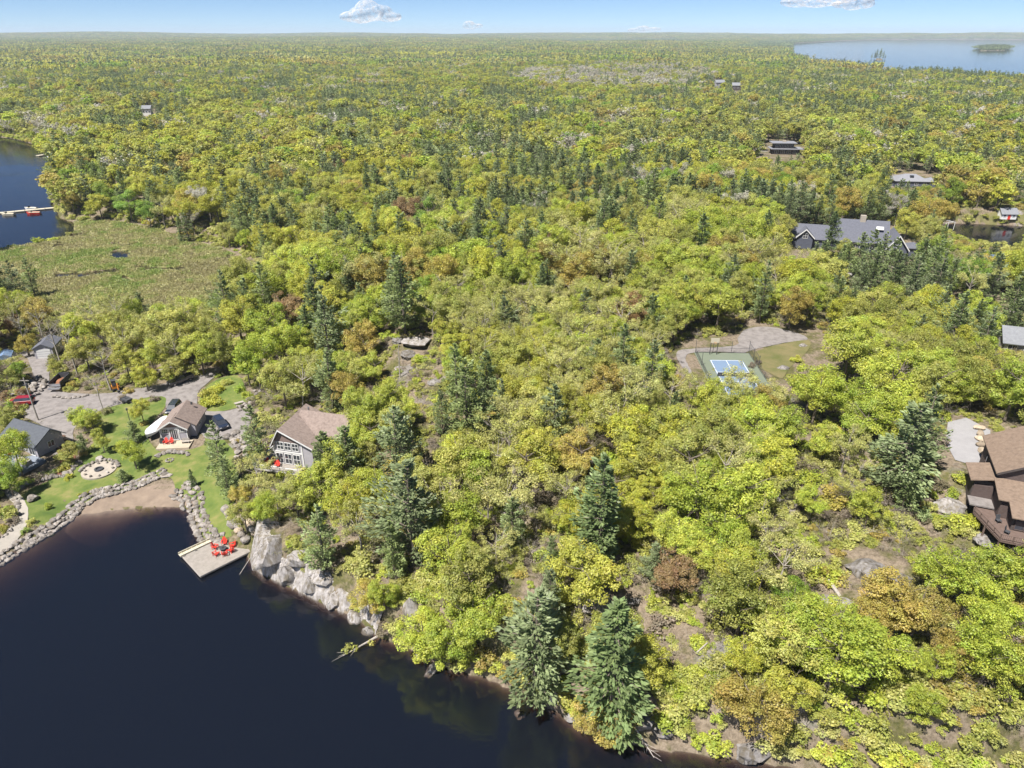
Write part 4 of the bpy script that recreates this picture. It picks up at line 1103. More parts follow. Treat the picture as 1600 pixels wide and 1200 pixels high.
def granite(name, pale, mid, dark, lichen):
    m = bpy.data.materials.new(name); MATS[name] = m
    n, l = nodes_of(m)
    b = n['Principled BSDF']; b.inputs['Roughness'].default_value = .9; b.inputs['Specular IOR Level'].default_value = .2
    g = N(n, 'ShaderNodeNewGeometry')
    n1 = N(n, 'ShaderNodeTexNoise', i={'Scale': 0.9, 'Detail': 10.0, 'Roughness': .72}); l.new(g.outputs['Position'], n1.inputs['Vector'])
    mp = N(n, 'ShaderNodeMapping', i={'Scale': (1.6, 1.6, .25)}); l.new(g.outputs['Position'], mp.inputs[0])
    n2 = N(n, 'ShaderNodeTexNoise', i={'Scale': 1.1, 'Detail': 6.0, 'Roughness': .6}); l.new(mp.outputs[0], n2.inputs['Vector'])
    r1 = ramp_node(n, [(.3, dark), (.46, mid), (.62, pale)]); l.new(n1.outputs['Fac'], r1.inputs[0])
    vo = N(n, 'ShaderNodeTexVoronoi', feature='DISTANCE_TO_EDGE', i={'Scale': .5}); wv = N(n, 'ShaderNodeVectorMath', operation='MULTIPLY_ADD'); l.new(n1.outputs['Color'], wv.inputs[0]); wv.inputs[1].default_value = (.9, .9, .9); l.new(mp.outputs[0], wv.inputs[2]); l.new(wv.outputs[0], vo.inputs['Vector'])
    n3 = N(n, 'ShaderNodeTexNoise', i={'Scale': .45, 'Detail': 3.0}); l.new(g.outputs['Position'], n3.inputs['Vector'])
    av = N(n, 'ShaderNodeMapRange', i={1: .42, 2: .58, 3: .06, 4: 0.0}); l.new(n3.outputs['Fac'], av.inputs[0])
    dv = N(n, 'ShaderNodeMath', operation='ADD'); l.new(vo.outputs['Distance'], dv.inputs[0]); l.new(av.outputs[0], dv.inputs[1])
    ck = ramp_node(n, [(.0, (.2, .2, .2)), (.04, (1, 1, 1))]); l.new(dv.outputs[0], ck.inputs[0])
    f = ramp_node(n, [(.45, (0, 0, 0)), (.62, (.9, .9, .9))]); l.new(n2.outputs['Fac'], f.inputs[0])
    mx = N(n, 'ShaderNodeMix', data_type='RGBA'); l.new(f.outputs[0], mx.inputs['Factor']); l.new(r1.outputs[0], mx.inputs['A']); mx.inputs['B'].default_value = (*lichen, 1)
    oi = N(n, 'ShaderNodeObjectInfo'); hv = N(n, 'ShaderNodeHueSaturation'); mr = N(n, 'ShaderNodeMapRange', i={3: .6, 4: 1.1})
    l.new(oi.outputs['Random'], mr.inputs[0]); l.new(mr.outputs[0], hv.inputs['Value']); cm2 = N(n, 'ShaderNodeMix', data_type='RGBA', blend_type='MULTIPLY', i={0: 1.0}); l.new(mx.outputs['Result'], cm2.inputs['A']); l.new(ck.outputs[0], cm2.inputs['B']); l.new(cm2.outputs['Result'], hv.inputs['Color'])
    l.new(hv.outputs[0], b.inputs['Base Color'])
    bp = N(n, 'ShaderNodeBump', i={'Strength': .9, 'Distance': .12}); l.new(n1.outputs['Fac'], bp.inputs['Height']); l.new(bp.outputs[0], b.inputs['Normal'])
    return m
M_GRANITE = granite('granite', (0.34, 0.32, 0.315), (0.25, 0.235, 0.23), (0.12, 0.11, 0.105), (0.14, 0.12, 0.09))
M_BOULDER = granite('pale_boulder', (0.36, 0.33, 0.31), (0.25, 0.23, 0.215), (0.12, 0.11, 0.10), (0.20, 0.17, 0.14))
M_TANROCK = granite('tan_boulder', (0.44, 0.37, 0.28), (0.36, 0.29, 0.22), (0.22, 0.17, 0.13), (0.38, 0.31, 0.23))

def rock_mesh(name, seed, m, sub=3, amp=.28, facets=7, flat=.7):
    """a boulder: a ball cut by a few planes and roughened"""
    bm = bmesh.new()
    bmesh.ops.create_icosphere(bm, subdivisions=sub, radius=1.0)
    g = np.random.default_rng(seed)
    pn = unit(g.normal(size=(facets, 3))); pd = g.uniform(.5, .9, facets)
    ph = g.uniform(0, 6, 6)
    for v in bm.verts:
        p = np.array(v.co)
        for a, d in zip(pn, pd):
            t = p @ a
            if t > d:
                p = p - a * (t - d) * .97
        k = 1 + amp * .45 * (math.sin(p[0] * 3 + ph[0]) * math.sin(p[1] * 3.4 + ph[1]) + .5 * math.sin(p[2] * 7 + p[0] * 6 + ph[2]) * math.sin(p[1] * 6.5 + ph[3]))
        v.co = Vector(p * k) * 1.0
        v.co.z *= flat
    me = bpy.data.meshes.new(name); bm.to_mesh(me); bm.free()
    me.materials.append(m)
    return me
STONES = [rock_mesh('stone', 40 + i, M_BOULDER, 2) for i in range(6)]
ROCKS = [rock_mesh('outcrop', 60 + i, M_GRANITE, 4, .30, 17, .8) for i in range(5)]
TANS = [rock_mesh('tan_stone', 80 + i, M_TANROCK, 2, .18, 6, .6) for i in range(3)]

# ------------------------------------------------------------------ chairs
def make_chair():
    t = thing('adirondack_chair', 'x', 'chair', (0, 0, 0), 0)
    s = MB()
    for k in range(5):
        s.box((0, -.30 + .125 * k, .37 - .028 * k), (.56, .11, .025), rx=R(-12))
    s.build('seat', M_RED, t)
    b = MB()
    for k in range(7):
        a = (k - 3)
        b.box((a * .088, .34 + .018 * abs(a), .70 - .02 * a * a), (.08, .02, .92 - .045 * a * a), rx=R(-24), ry=R(a * 2.0))
    b.build('backrest', M_RED, t)
    for sx in (-1, 1):
        MB().box((sx * .36, -.02, .58), (.14, .78, .025)).build('armrest', M_RED, t)
        MB().box((sx * .36, -.34, .285), (.035, .10, .57)).build('leg', M_RED, t)
        MB().box((sx * .33, .28, .285), (.035, .12, .57), rx=R(10)).build('leg', M_RED, t)
    return t
CHAIR = None
def chair(x, y, z, rz, label, group):
    global CHAIR
    if CHAIR is None:
        CHAIR = make_chair(); c = CHAIR
    else:
        c = copy_tree(CHAIR)
    c.location = (x, y, z); c.rotation_euler = (0, 0, rz)
    tag(c, label, 'chair', group)

# ------------------------------------------------------------------ the dock
DZ = 0.62
d0 = thing('wooden_dock', 'weathered wooden dock jutting into the dark bay beside the cliff', 'dock', (-44.8, 86.3, 0), R(45.5))
b = MB()
w = 8.9 / 60
for k in range(60):
    b.box((-4.45 + (k + .5) * w, 0, DZ - .02), (w - .012, 6.2 + rnd.uniform(-.03, .03), .04))
tag(b.build('deck_boards', M_DECKING, d0), kind='stuff')
for sy in (-1, 1):
    MB().box((0, sy * 3.12, DZ - .16), (8.9, .05, .26)).build('edge_beam', M_GREYWOOD, d0)
for sx in (-1, 1):
    MB().box((sx * 4.47, 0, DZ - .16), (.05, 6.2, .26)).build('end_beam', M_GREYWOOD, d0)
for x in (-3.8, 0, 3.8):
    for y in (-2.6, 2.6):
        MB().tube((x, y, -4.5), (x, y, DZ - .06), .14, n=8).build('pile', M_TIMBER, d0)
for x in (-4.2, -2.4, 3.6, 4.2):
    MB().box((x, -2.95 if x > 0 else 2.9, DZ + .05), (.35, .07, .09)).build('mooring_cleat', M_CHAR, d0)
sp = MB().box((-2.2, 3.75, DZ - .12), (4.9, .95, .10)).build('side_platform', M_CREAM, d0)
MB().box((-2.2, 4.16, DZ + .08), (4.9, .10, .32)).build('platform_rim', M_CREAM, sp)
MB().box((-2.2, 3.34, DZ + .02), (4.9, .10, .20)).build('platform_rim', M_CREAM, sp)
for k in range(6):
    MB().box((-4.2 + k * .8, 3.75, DZ + .02), (.10, .72, .10)).build('platform_rib', M_CREAM, sp)
fx, fy = P(349, 859, .66)
ft = thing('fire_table', 'dark octagonal fire table ringed by red chairs on the dock', 'table', (fx, fy, DZ))
MB().lathe([(.40, 0), (.42, .1), (.38, .38), (.56, .40), (.56, .46)], 8).build('table_body', M_CHAR, ft)
MB().lathe([(.20, .462), (.20, .50)], 8).build('burner_lid', M_BLACK, ft)
for i, (ppx, ppy, pos) in enumerate(((350.5, 848, 'with its back to the shore'), (336.5, 855, 'near the cream side platform'), (337.5, 865.5, 'beside the outer dock corner'), (351, 867, 'with its back to open water'), (362.5, 860.5, 'nearer the cliff rock, on the water side'), (361, 853, 'nearer the cliff rock, on the shore side'))):
    x, y = P(ppx, ppy, .9)
    dx, dy = fx - x, fy - y
    r = 1.42
    L_ = math.hypot(dx, dy)
    x, y = fx - dx / L_ * r, fy - dy / L_ * r
    chair(x, y, DZ, math.atan2(dy, dx) + R(90), 'red slatted armchair on the dock %s' % pos, 'red chairs round the fire table')

# ------------------------------------------------------------------ shore stones
def riprap(name, label, pts, rows, n, size, zoff=.05, meshes=None, cat='stone wall'):
    line = densify(pts, .25, 0, closed=False)
    t = thing(name, label, cat, (0, 0, 0))
    t.location = (line[0][0], line[0][1], 0)
    L_ = len(line)
    for k in range(n):
        i = min(L_ - 2, int((k + rnd.random() * .6) / n * L_))
        for r in range(rows):
            tx, ty = line[i + 1][0] - line[i][0], line[i + 1][1] - line[i][1]
            q = math.hypot(tx, ty) + 1e-6
            o = (r - (rows - 1) / 2) * size * 1.25 + rnd.uniform(-.25, .25) * size
            x, y = line[i][0] - ty / q * o, line[i][1] + tx / q * o
            s = size * rnd.uniform(.62, 1.25)
            st = link('stone', (meshes or STONES)[rnd.randrange(len(meshes or STONES))], t, (x - line[0][0], y - line[0][1], hz(x, y) + zoff + .18 * s), rnd.uniform(0, 6))
            st.scale = (s * rnd.uniform(.6, .85), s * rnd.uniform(.5, .7), s * rnd.uniform(.42, .62))
    return t
riprap('riprap_wall', 'pale riprap stones edging the curved lawn shore', pxpoly([(-8, 876), (30, 852), (60, 834), (100, 808), (120, 792), (150, 778), (200, 765), (245, 750), (262, 743)], .4), 3, 88, .78)
riprap('riprap_wall', 'broad band of pale riprap stones between the beach and the dock', pxpoly([(283, 770), (300, 782), (303, 805), (312, 828), (325, 846), (345, 850)], .4), 4, 36, .85)
riprap('retaining_wall', 'low wall of flat stones between terrace planting and lawn', pxpoly([(30, 760), (60, 747), (95, 742), (112, 735), (122, 720)], 1.6), 1, 22, 1.0)
riprap('garden_edging', 'row of dark stones lining the pale curved garden path', pxpoly([(10, 768), (22, 780), (28, 795), (26, 812), (16, 828), (0, 842)], 1.2), 1, 20, .7)
riprap('patio_wall', 'low stone wall in front of the small white cottage patio', pxpoly([(246, 713), (262, 709), (278, 708), (298, 712)], 1.8), 1, 11, 1.0, .1)
riprap('boulder_pile', 'heap of pale boulders on the bank above the drive', pxpoly([(40, 598), (50, 605), (42, 615), (36, 620)], 2.8), 4, 8, 1.3, .3, cat='rock pile')
riprap('roadside_stones', 'line of pale stones along the gravel drive', pxpoly([(88, 620), (105, 622), (125, 620), (140, 617)], 2.8), 1, 9, .8)
riprap('rock_garden', 'pale rocks heaped between the turning circle and the pine', pxpoly([(360, 682), (372, 690), (378, 705), (374, 720)], 2.2), 2, 8, 1.2, .1, cat='rock pile')
riprap('shore_rubble', 'tumbled pale rocks between the lawn and the cliff', pxpoly([(368, 795), (376, 812), (388, 825), (400, 845)], 1.2), 3, 9, 1.3, .15, TANS + STONES[:2], 'rock pile')
riprap('verge_rocks', 'grey rocks beside the turning circle under the brush', pxpoly([(378, 640), (388, 628), (396, 618), (405, 610)], 3.0), 2, 7, 1.0, .1, cat='rock pile')

# ------------------------------------------------------------------ bedrock
def outcrop(ppx, ppy, sx, sy, sz, label, i=0, rz=0.0, up=0.0, sink=.35, group=None, meshes=None):
    x, y, z = hit(ppx, ppy, up)
    o = link('rock_outcrop', (meshes or ROCKS)[i % 5 if meshes is None else i % len(meshes)], None, (x, y, z + sz * (.8 * .5 - sink + (.12 if up < .5 else 0))), rz)
    o.scale = (sx, sy, sz)
    return tag(o, label, 'rock', group)
for a in [(428, 856, 2.6, 3.8, 3.6, 'big pale granite knob on top of the cliff beside the dock', 4, R(-38), .6, .45), (447, 888, 1.9, 1.7, 2.6, 'grey granite shoulder next to the big cliff rock', 1, R(-35), 1.2), (486, 908, 1.7, 1.4, 2.0, 'upright grey block in the middle of the shore cliff', 4, R(-60), 1.0),
          (520, 934, 1.5, 1.2, 1.8, 'stained grey ledge dropping straight into the water', 0, R(-40), .8), (556, 962, 1.5, 1.1, 1.4, 'low grey ledge at the end of the shore cliff', 4, R(-40), .5),
          (470, 868, 2.4, 1.9, 1.6, 'brush-fringed grey slab above the shore cliff', 3, R(10), .3), (508, 900, 2.0, 1.6, 1.3, 'small grey slab on the bank above the stained block', 0, R(5), .3), (640, 945, 1.7, 1.5, 3.2, 'upright cracked pale rock face among shore trees', 1, 0, 1.0),
          (578, 985, 1.2, .9, .9, 'small pale rock where the fallen tree meets the water', 0, 0, .2), (652, 535, 3.2, 3.4, 1.0, 'broad bare grey rock knoll on the wooded hill', 2, R(20), .1), (638, 552, 2.4, 2.0, .8, 'flat grey ledge on the rock knoll', 4, R(60), .1), (620, 530, 2.0, 2.4, .8, 'grey ledge at the wooded edge of the rock knoll', 1, R(10), .1), (680, 596, 1.6, 1.2, 1.0, 'pale rounded boulder below the bare rock knoll', 0, 0, .3), (665, 560, 1.2, 1.5, .9, 'grey boulder on the side of the rock knoll', 3, 0, .3),
          (625, 575, 1.2, 1.0, .7, 'small grey ledge beside the dead trunk', 4, 0, .2), (930, 940, 3.2, 2.3, 1.3, 'white-stained bedrock patch above the spruce', 0, 0, .2), (990, 940, 1.3, .8, .7, 'pale flat ledge beside the white-stained bedrock', 2, .4, .2), (1352, 892, 3.2, 2.4, 2.0, 'cracked pale granite dome on the open slope', 1, .5, .4),
          (1387, 902, 3.8, 2.9, 1.7, 'grey granite ledge beside the cracked dome', 3, .2, .3), (1305, 950, 2.9, 2.2, 1.7, 'dark grey ledge under the sawn log', 2, 0, .2), (1278, 890, 1.2, 1.0, .8, 'small grey rock above the sawn log', 4, 0, .2), (1488, 790, 2.5, 2.0, 1.7, 'pale mossy boulder near the timber deck', 0, 0, .3),
          (1470, 690, 1.0, .8, .7, 'grey rock at the edge of the paved drive', 3, 0, .2), (1540, 842, 2.2, 1.5, 1.0, 'sloping grey ledge under the timber deck', 4, .3, .2), (1495, 935, 1.0, .8, .8, 'pinkish boulder beside the orange oak', 1, 0, .2), (1000, 1125, 2.6, 1.8, 1.8, 'pale shore ledge behind the driftwood branches', 2, .2, .2),
          (1040, 1140, 1.4, 1.0, 1.0, 'small pale ledge at the foot of the slope', 0, .2, .2), (870, 1085, 1.6, 1.1, 1.2, 'sunlit pinkish shore ledge between two conifers', 3, -.5, .2), (893, 1120, 1.0, .7, .7, 'pale shore stone under the orange shrub', 4, 0, .1), (1172, 1175, 2.8, 1.5, 1.4, 'pale ledge along the waterline under brush', 1, 0, .1),
          (702, 655, 1.6, 1.1, .8, 'grey rock in the gap uphill from the pine', 4, 0, .2), (670, 730, 2.4, 1.1, .6, 'pinkish bare ledge above the bluish pine', 2, .1, .1), (1225, 575, 1.6, 1.0, .8, 'pale rock pile at the edge of the court meadow', 0, .2, .1), (1255, 540, 1.3, .9, .8, 'pale rock beside the gravel bend', 3, 0, .1),
          (1330, 415, 2.0, 1.6, 1.6, 'pale rock heap in front of the slate-grey lodge', 1, 0, .2), (1325, 430, 1.6, 1.2, 1.2, 'grey rock heap below the lodge garden', 2, 0, .2)]:
    outcrop(*a)
# the granite cliff along the shore
def shore_cliff():
    line = densify(pxpoly([(396, 862), (392, 874), (399, 888), (420, 902), (470, 925), (520, 950), (560, 967), (588, 993)]), .3, 0, closed=False)
    off = np.concatenate([np.arange(-.5, 2.6, .22), np.arange(2.8, 6.4, .4)])
    n1_, n2_ = make_noise(31, 6), make_noise(32, 6)
    fs = []
    ln = np.array(line); ii = np.arange(len(ln))
    tg = ln[np.minimum(ii + 3, len(ln) - 1)] - ln[np.maximum(ii - 3, 0)]
    tg /= np.linalg.norm(tg, axis=1, keepdims=True)
    sc_ = (ii * .3)[:, None]; o = off[None, :] + 0 * sc_
    S = sc_ + 0 * o
    top = 3.3 + 1.5 * n1_(S, 0 * o, 9) + .6 * n2_(S, 3 + 0 * o, 3.5) - 1.2 * smooth(30, 37, S) + 2.0 * (1 - smooth(4, 11, S))
    step = .55 * n2_(S, o, 2.3) + .25 * n1_(S, o, 1.1)
    z = -.9 + (top + .9) * np.clip((o + .25 * step + .3) / (1.8 + .5 * n1_(S, 7 + 0 * o, 5)), 0, 1) ** .8
    z = np.where(z > 0, np.floor(z / .8) * .8 + .8 * smooth(.15, .85, (z / .8) % 1), z)
    X_ = ln[:, :1] - tg[:, 1:] * (o + .35 * step); Y_ = ln[:, 1:] + tg[:, :1] * (o + .35 * step)
    g_ = height(X_.ravel(), Y_.ravel()).reshape(X_.shape)
    k = smooth(3.6, 6.0, o)
    Z_ = np.where(o > 1.4, (z + .18 * step) * (1 - k) + (g_ - .25) * k, z + .12 * step)
    vs_ = [tuple(float(c) for c in p) for p in np.stack([X_, Y_, Z_], 2).reshape(-1, 3)]
    m_ = len(off)
    for i in range(len(line) - 1):
        fs += [(i * m_ + j, (i + 1) * m_ + j, (i + 1) * m_ + j + 1, i * m_ + j + 1) for j in range(m_ - 1)]
    o = link('granite_cliff', new_mesh('granite_cliff', vs_, fs, [M_GRANITE]))
    tag(o, 'long broken granite cliff along the shore beside the dock', 'cliff')
shore_cliff()
def water_rock(ppx, ppy, s, z, label, i):
    x, y = P(ppx, ppy, 0)
    o = link('water_boulder', ROCKS[i], None, (x, y, z), rnd.uniform(0, 6)); o.scale = s
    tag(o, label, 'rock')
water_rock(676, 1046, (1.5, .95, 1.0), -.15, 'pale wedge-shaped boulder standing in the water off the shore', 3)
water_rock(814, 1112, (.9, .7, .6), -.55, 'brown boulder just under the water near the shore', 1)
water_rock(656, 1022, (.8, .5, .5), -.05, 'small flat stone at the waterline by the wedge boulder', 4)

# ------------------------------------------------------------------ dead wood
def log(name, p0, p1, r0, r1, label, branches=0, m=None):
    t = thing(name, label, 'log', p0)
    v = Vector(p1) - Vector(p0)
    MB().tube((0, 0, 0), v, r0, r1, 7).build('stem', m or M_GREYWOOD, t)
    for k in range(branches):
        a = v * rnd.uniform(.35, .95)
        e = a + v.normalized() * rnd.uniform(.5, 1.4) + Vector((rnd.uniform(-1, 1), rnd.uniform(-1, 1), rnd.uniform(.0, .5)))
        MB().tube(a, e, r1 * .7, .015, 4).build('branch', m or M_GREYWOOD, t)
    return t
a, b_ = P(590, 995, .6), P(536, 1024, .15)
fl = log('fallen_tree', (*a, .7), (*b_, .1), .16, .06, 'pale fallen tree reaching out over the dark water', 7)
gq = np.random.default_rng(3)
cv, cf, cs = leaf_cloud(gq, np.array([(b_[0] - a[0]) * t + gq.normal() * .5 for t in (.4, .55, .7, .8, .9)])[:, None] * np.array((1, 0, 0)) + np.array([((b_[1] - a[1]) * t) for t in (.4, .55, .7, .8, .9)])[:, None] * np.array((0, 1, 0)) + np.array((0, 0, -.1)), np.full(5, .55), 40, .26)
fc = link('foliage', new_mesh('foliage', cv, cf, [M_LEAF], attrs={'shade': ('FLOAT_VECTOR', cs)}), fl); fc['tint'] = TINT['olive'][0]
a, b_ = P(374, 897, 0), P(394, 868, 1.2)
log('leaning_pole', (*a, -.1), (*b_, 1.3), .05, .04, 'thin grey pole slanting from the cliff rock into the water')
a = hit(1294, 912); b2 = hit(1312, 936)
log('sawn_log', (a[0], a[1], a[2] + .55), (b2[0], b2[1], b2[2] + .35), .26, .22, 'sawn grey log lying across the dark ledge')
a = hit(1088, 1026); b2 = hit(1104, 1012)
log('cut_log', (a[0], a[1], a[2] + .7), (b2[0], b2[1], b2[2] + .8), .10, .09, 'short pale cut log in the dry brush')
a = hit(992, 1140); b2 = P(1022, 1185, 0)
log('driftwood_snag', (a[0], a[1], a[2] + .4), (*b2, .1), .09, .04, 'bleached branching snag hanging into the water', 6)
a = hit(668, 1002); b2 = hit(640, 996)
log('shore_deadfall', (a[0], a[1], a[2] + .8), (b2[0], b2[1], b2[2] + .7), .12, .07, 'pale dead trunk lying level above the shore', 2)
for ppx, ppy, H, lab in ((625, 590, 8, 'dead grey trunk standing on the bare rock knoll'), (1090, 400, 9, 'dark dead snag in the woods behind the court')):
    x, y, z = hit(ppx, ppy)
    log('dead_trunk', (x, y, z - .3), (x + .2, y, z + H), .16, .04, lab, 9)
a = hit(355, 590)

# ------------------------------------------------------------------ house kit (local axes: front faces -y)
def gable_roof(x0, x1, y0, y1, ze, zr, axis='y', over=.4, th=.16, ridge=None):
    m = MB()
    if axis == 'y':
        xr = (x0 + x1) / 2 if ridge is None else ridge
        for xe, s in ((x0, -1), (x1, 1)):
            run = abs(xe - xr); dz = (zr - ze) / run * over
            m.prism([(xr, y0 - over, zr), (xe + s * over, y0 - over, ze - dz), (xe + s * over, y0 - over, ze - dz + th), (xr, y0 - over, zr + th)], (0, y1 - y0 + 2 * over, 0))
    else:
        yr = (y0 + y1) / 2 if ridge is None else ridge
        for ye, s in ((y0, -1), (y1, 1)):
            run = abs(ye - yr); dz = (zr - ze) / run * over
            m.prism([(x0 - over, yr, zr), (x0 - over, ye + s * over, ze - dz), (x0 - over, ye + s * over, ze - dz + th), (x0 - over, yr, zr + th)], (x1 - x0 + 2 * over, 0, 0))
    return m

def hip_roof(x0, x1, y0, y1, ze, zr, over=.5, inset=None):
    x0 -= over; x1 += over; y0 -= over; y1 += over
    m = MB()
    if (x1 - x0) > (y1 - y0):
        i = (y1 - y0) / 2 if inset is None else inset; ym = (y0 + y1) / 2
        r = [(x0 + i, ym, zr), (x1 - i, ym, zr)]
        q = [(x0, y0, ze), (x1, y0, ze), (x1, y1, ze), (x0, y1, ze)]
        fs = [(0, 1, 5, 4), (1, 2, 5), (2, 3, 4, 5), (3, 0, 4)]
    else:
        i = (x1 - x0) / 2 if inset is None else inset; xm = (x0 + x1) / 2
        r = [(xm, y0 + i, zr), (xm, y1 - i, zr)]
        q = [(x0, y0, ze), (x1, y0, ze), (x1, y1, ze), (x0, y1, ze)]
        fs = [(0, 1, 4), (1, 2, 5, 4), (2, 3, 5), (3, 0, 4, 5)]
    m.add(q + r, fs + [(3, 2, 1, 0)])
    m.bb(x0, x1, y0, y1, ze - .18, ze - .003)
    return m

def gable_wall(x0, x1, y0, y1, ze, zr, axis='y', z0=0, ridge=None):
    if axis == 'y':
        xr = (x0 + x1) / 2 if ridge is None else ridge
        return MB().prism([(x0, y0, z0), (x1, y0, z0), (x1, y0, ze), (xr, y0, zr), (x0, y0, ze)], (0, y1 - y0, 0))
    yr = (y0 + y1) / 2 if ridge is None else ridge
    return MB().prism([(x0, y0, z0), (x0, y1, z0), (x0, y1, ze), (x0, yr, zr), (x0, y0, ze)], (x1 - x0, 0, 0))

def window(parent, c, w_, h_, face='-y', cols=1, rows=1, m=None, name='window'):
    """frame with panes and glazing bars"""
    rz = {'-y': 0, '+y': R(180), '-x': R(-90), '+x': R(90)}[face]
    f = MB(); t = .09
    for sx in (-1, 1):
        f.box((sx * (w_ / 2 - t / 2), -.03, 0), (t, .10, h_))
    for sz in (-1, 1):
        f.box((0, -.03, sz * (h_ / 2 - t / 2)), (w_ - 2 * t, .10, t))
    for k in range(1, cols):
        f.box((-w_ / 2 + w_ * k / cols, -.025, 0), (.07, .08, h_ - 2 * t))
    for k in range(1, rows):
        f.box((0, -.022, -h_ / 2 + h_ * k / rows), (w_ - 2 * t, .07, .06))
    o = f.build(name, m or M_WHITE, parent, c, rz)
    MB().box((0, .0, 0), (w_ - 2 * t, .03, h_ - 2 * t)).build('pane', M_GLASS, o)
    return o

def rake_trim(parent, x0, x1, y, ze, zr, m, over=.45, wd=.2, xr=None):
    xr = (x0 + x1) / 2 if xr is None else xr
    for xe, s in ((x0, -1), (x1, 1)):
        k = (zr - ze) / abs(xe - xr)
        MB().prism([(xr, y, zr + .17), (xe + s * over, y, ze - k * over + .17), (xe + s * over, y, ze - k * over - wd + .1), (xr, y, zr - wd + .1)], (0, -.05, 0)).build('rake_board', m, parent)

def railing(parent, pts, z, h, m, post=1.6, wood=.08, bal=None):
    for a, b in zip(pts[:-1], pts[1:]):
        a, b = Vector((*a, 0)), Vector((*b, 0))
        L_ = (b - a).length; ang = math.atan2(b.y - a.y, b.x - a.x); c = (a + b) / 2
        MB().box((c.x, c.y, z + h), (L_ + wood, .12, .06), ang).build('top_rail', m, parent)
        MB().box((c.x, c.y, z + .12), (L_, .06, .06), ang).build('bottom_rail', m, parent)
        n_ = max(1, int(round(L_ / post)))
        for k in range(n_ + 1):
            p = a.lerp(b, k / n_)
            MB().box((p.x, p.y, z + h / 2 - .03), (wood, wood, h - .06), ang).build('rail_post', m, parent)
        bb_ = MB(); nb = int(L_ / .22)
        for k in range(1, nb):
            p = a.lerp(b, k / nb)
            bb_.box((p.x, p.y, z + h / 2 + .03), (.03, .03, h - .24), ang)
        if nb > 1:
            tag(bb_.build('balusters', bal or m, parent), kind='stuff')

# ------------------------------------------------------------------ small white-trimmed cottage
gz = hz(-63.5, 120)
h = thing('guest_cottage', 'small grey cottage with white trim and brown gabled roof by the drive', 'house', (-64.4, 117.1, gz), R(5))
gable_wall(-2.45, 2.45, 0, 3.0, 2.75, 4.25).build('front_wing_wall', M_SIDING, h)
gable_wall(-2.35, 3.6, 1.4, 7.6, 2.6, 4.35, ridge=.5).build('wall', M_SIDING, h)
gable_roof(-2.45, 2.45, -.15, 2.7, 2.75, 4.25, over=.45).build('front_roof', M_BROWNROOF, h)
ro = gable_roof(-2.35, 3.6, 1.6, 7.6, 2.62, 4.4, over=.45, ridge=.5).build('roof', M_BROWNROOF, h)
MB().box((1.9, 6.4, 4.6), (.3, .3, .5)).build('roof_vent', M_CHAR, ro)
rake_trim(h, -2.45, 2.45, -.60, 2.75, 4.25, M_WHITE)
MB().prism([(-2.1, -.03, 2.92), (2.1, -.03, 2.92), (0, -.03, 4.18)], (0, -.03, 0)).build('gable_shingles', M_SHAKE, h)
MB().bb(-2.47, 2.47, -.06, -.01, 2.62, 2.86).build('fascia', M_WHITE, h)
window(h, (-1.55, -.02, 2.05), 1.2, .95, cols=3, rows=2)
window(h, (1.6, -.02, 2.15), 1.1, .75, cols=3, rows=2)
dr_ = window(h, (.05, -.02, 1.35), 1.5, 2.35, cols=4, name='patio_door')
for x in (-2.42, 2.42, -.82, .95):
    MB().bb(x - .08, x + .08, -.07, -.012, .05, 2.6).build('corner_trim', M_WHITE, h)
MB().bb(-2.6, 3.4, -3.0, -.1, -.4, .06).build('patio', M_PATIO, h)
window(h, (3.62, 4.0, 1.6), 1.2, 1.0, '+x', 2, 2)
for k, dx in enumerate((-.95, .05)):
    q = h.matrix_basis @ Vector((dx - .35, -1.2, .07))
    chair(q.x, q.y, q.z, R(5), ('red slatted armchair on the cottage patio beside the grill', 'red slatted armchair on the cottage patio by the glass door')[k], 'red chairs on the cottage patio')
q = h.matrix_basis @ Vector((-2.1, -.9, .06))
gr = thing('barbecue_grill', 'black covered grill at the corner of the cottage patio', 'grill', q, R(5))
MB().bb(-.35, .35, -.25, .25, .0, .75).build('cabinet', M_CHAR, gr); MB().lathe([(.36, .75), (.36, .95), (.2, 1.08)], 8, sy=.7).build('lid', M_BLACK, gr)
q = h.matrix_basis @ Vector((2.4, -1.3, .06))
bn = thing('patio_bench', 'grey wooden bench at the end of the cottage patio', 'bench', q, R(5))
MB().bb(-.7, .7, -.22, .22, .40, .46).build('seat', M_GREYWOOD, bn)
for sx in (-.6, .6):
    MB().bb(sx - .05, sx + .05, -.2, .2, 0, .40).build('leg', M_GREYWOOD, bn)
MB().box((0, .24, .7), (1.4, .05, .5)).build('backrest', M_GREYWOOD, bn)
x, y, z = hit(265, 720)
fr = thing('lawn_fire_ring', 'small ring of stones on the grass below the cottage patio', 'fire ring', (x, y, z + .07))
for k in range(9):
    s = link('stone', STONES[k % 6], fr, (.6 * math.cos(k * .7), .6 * math.sin(k * .7), .1), k); s.scale = (.26, .2, .2)

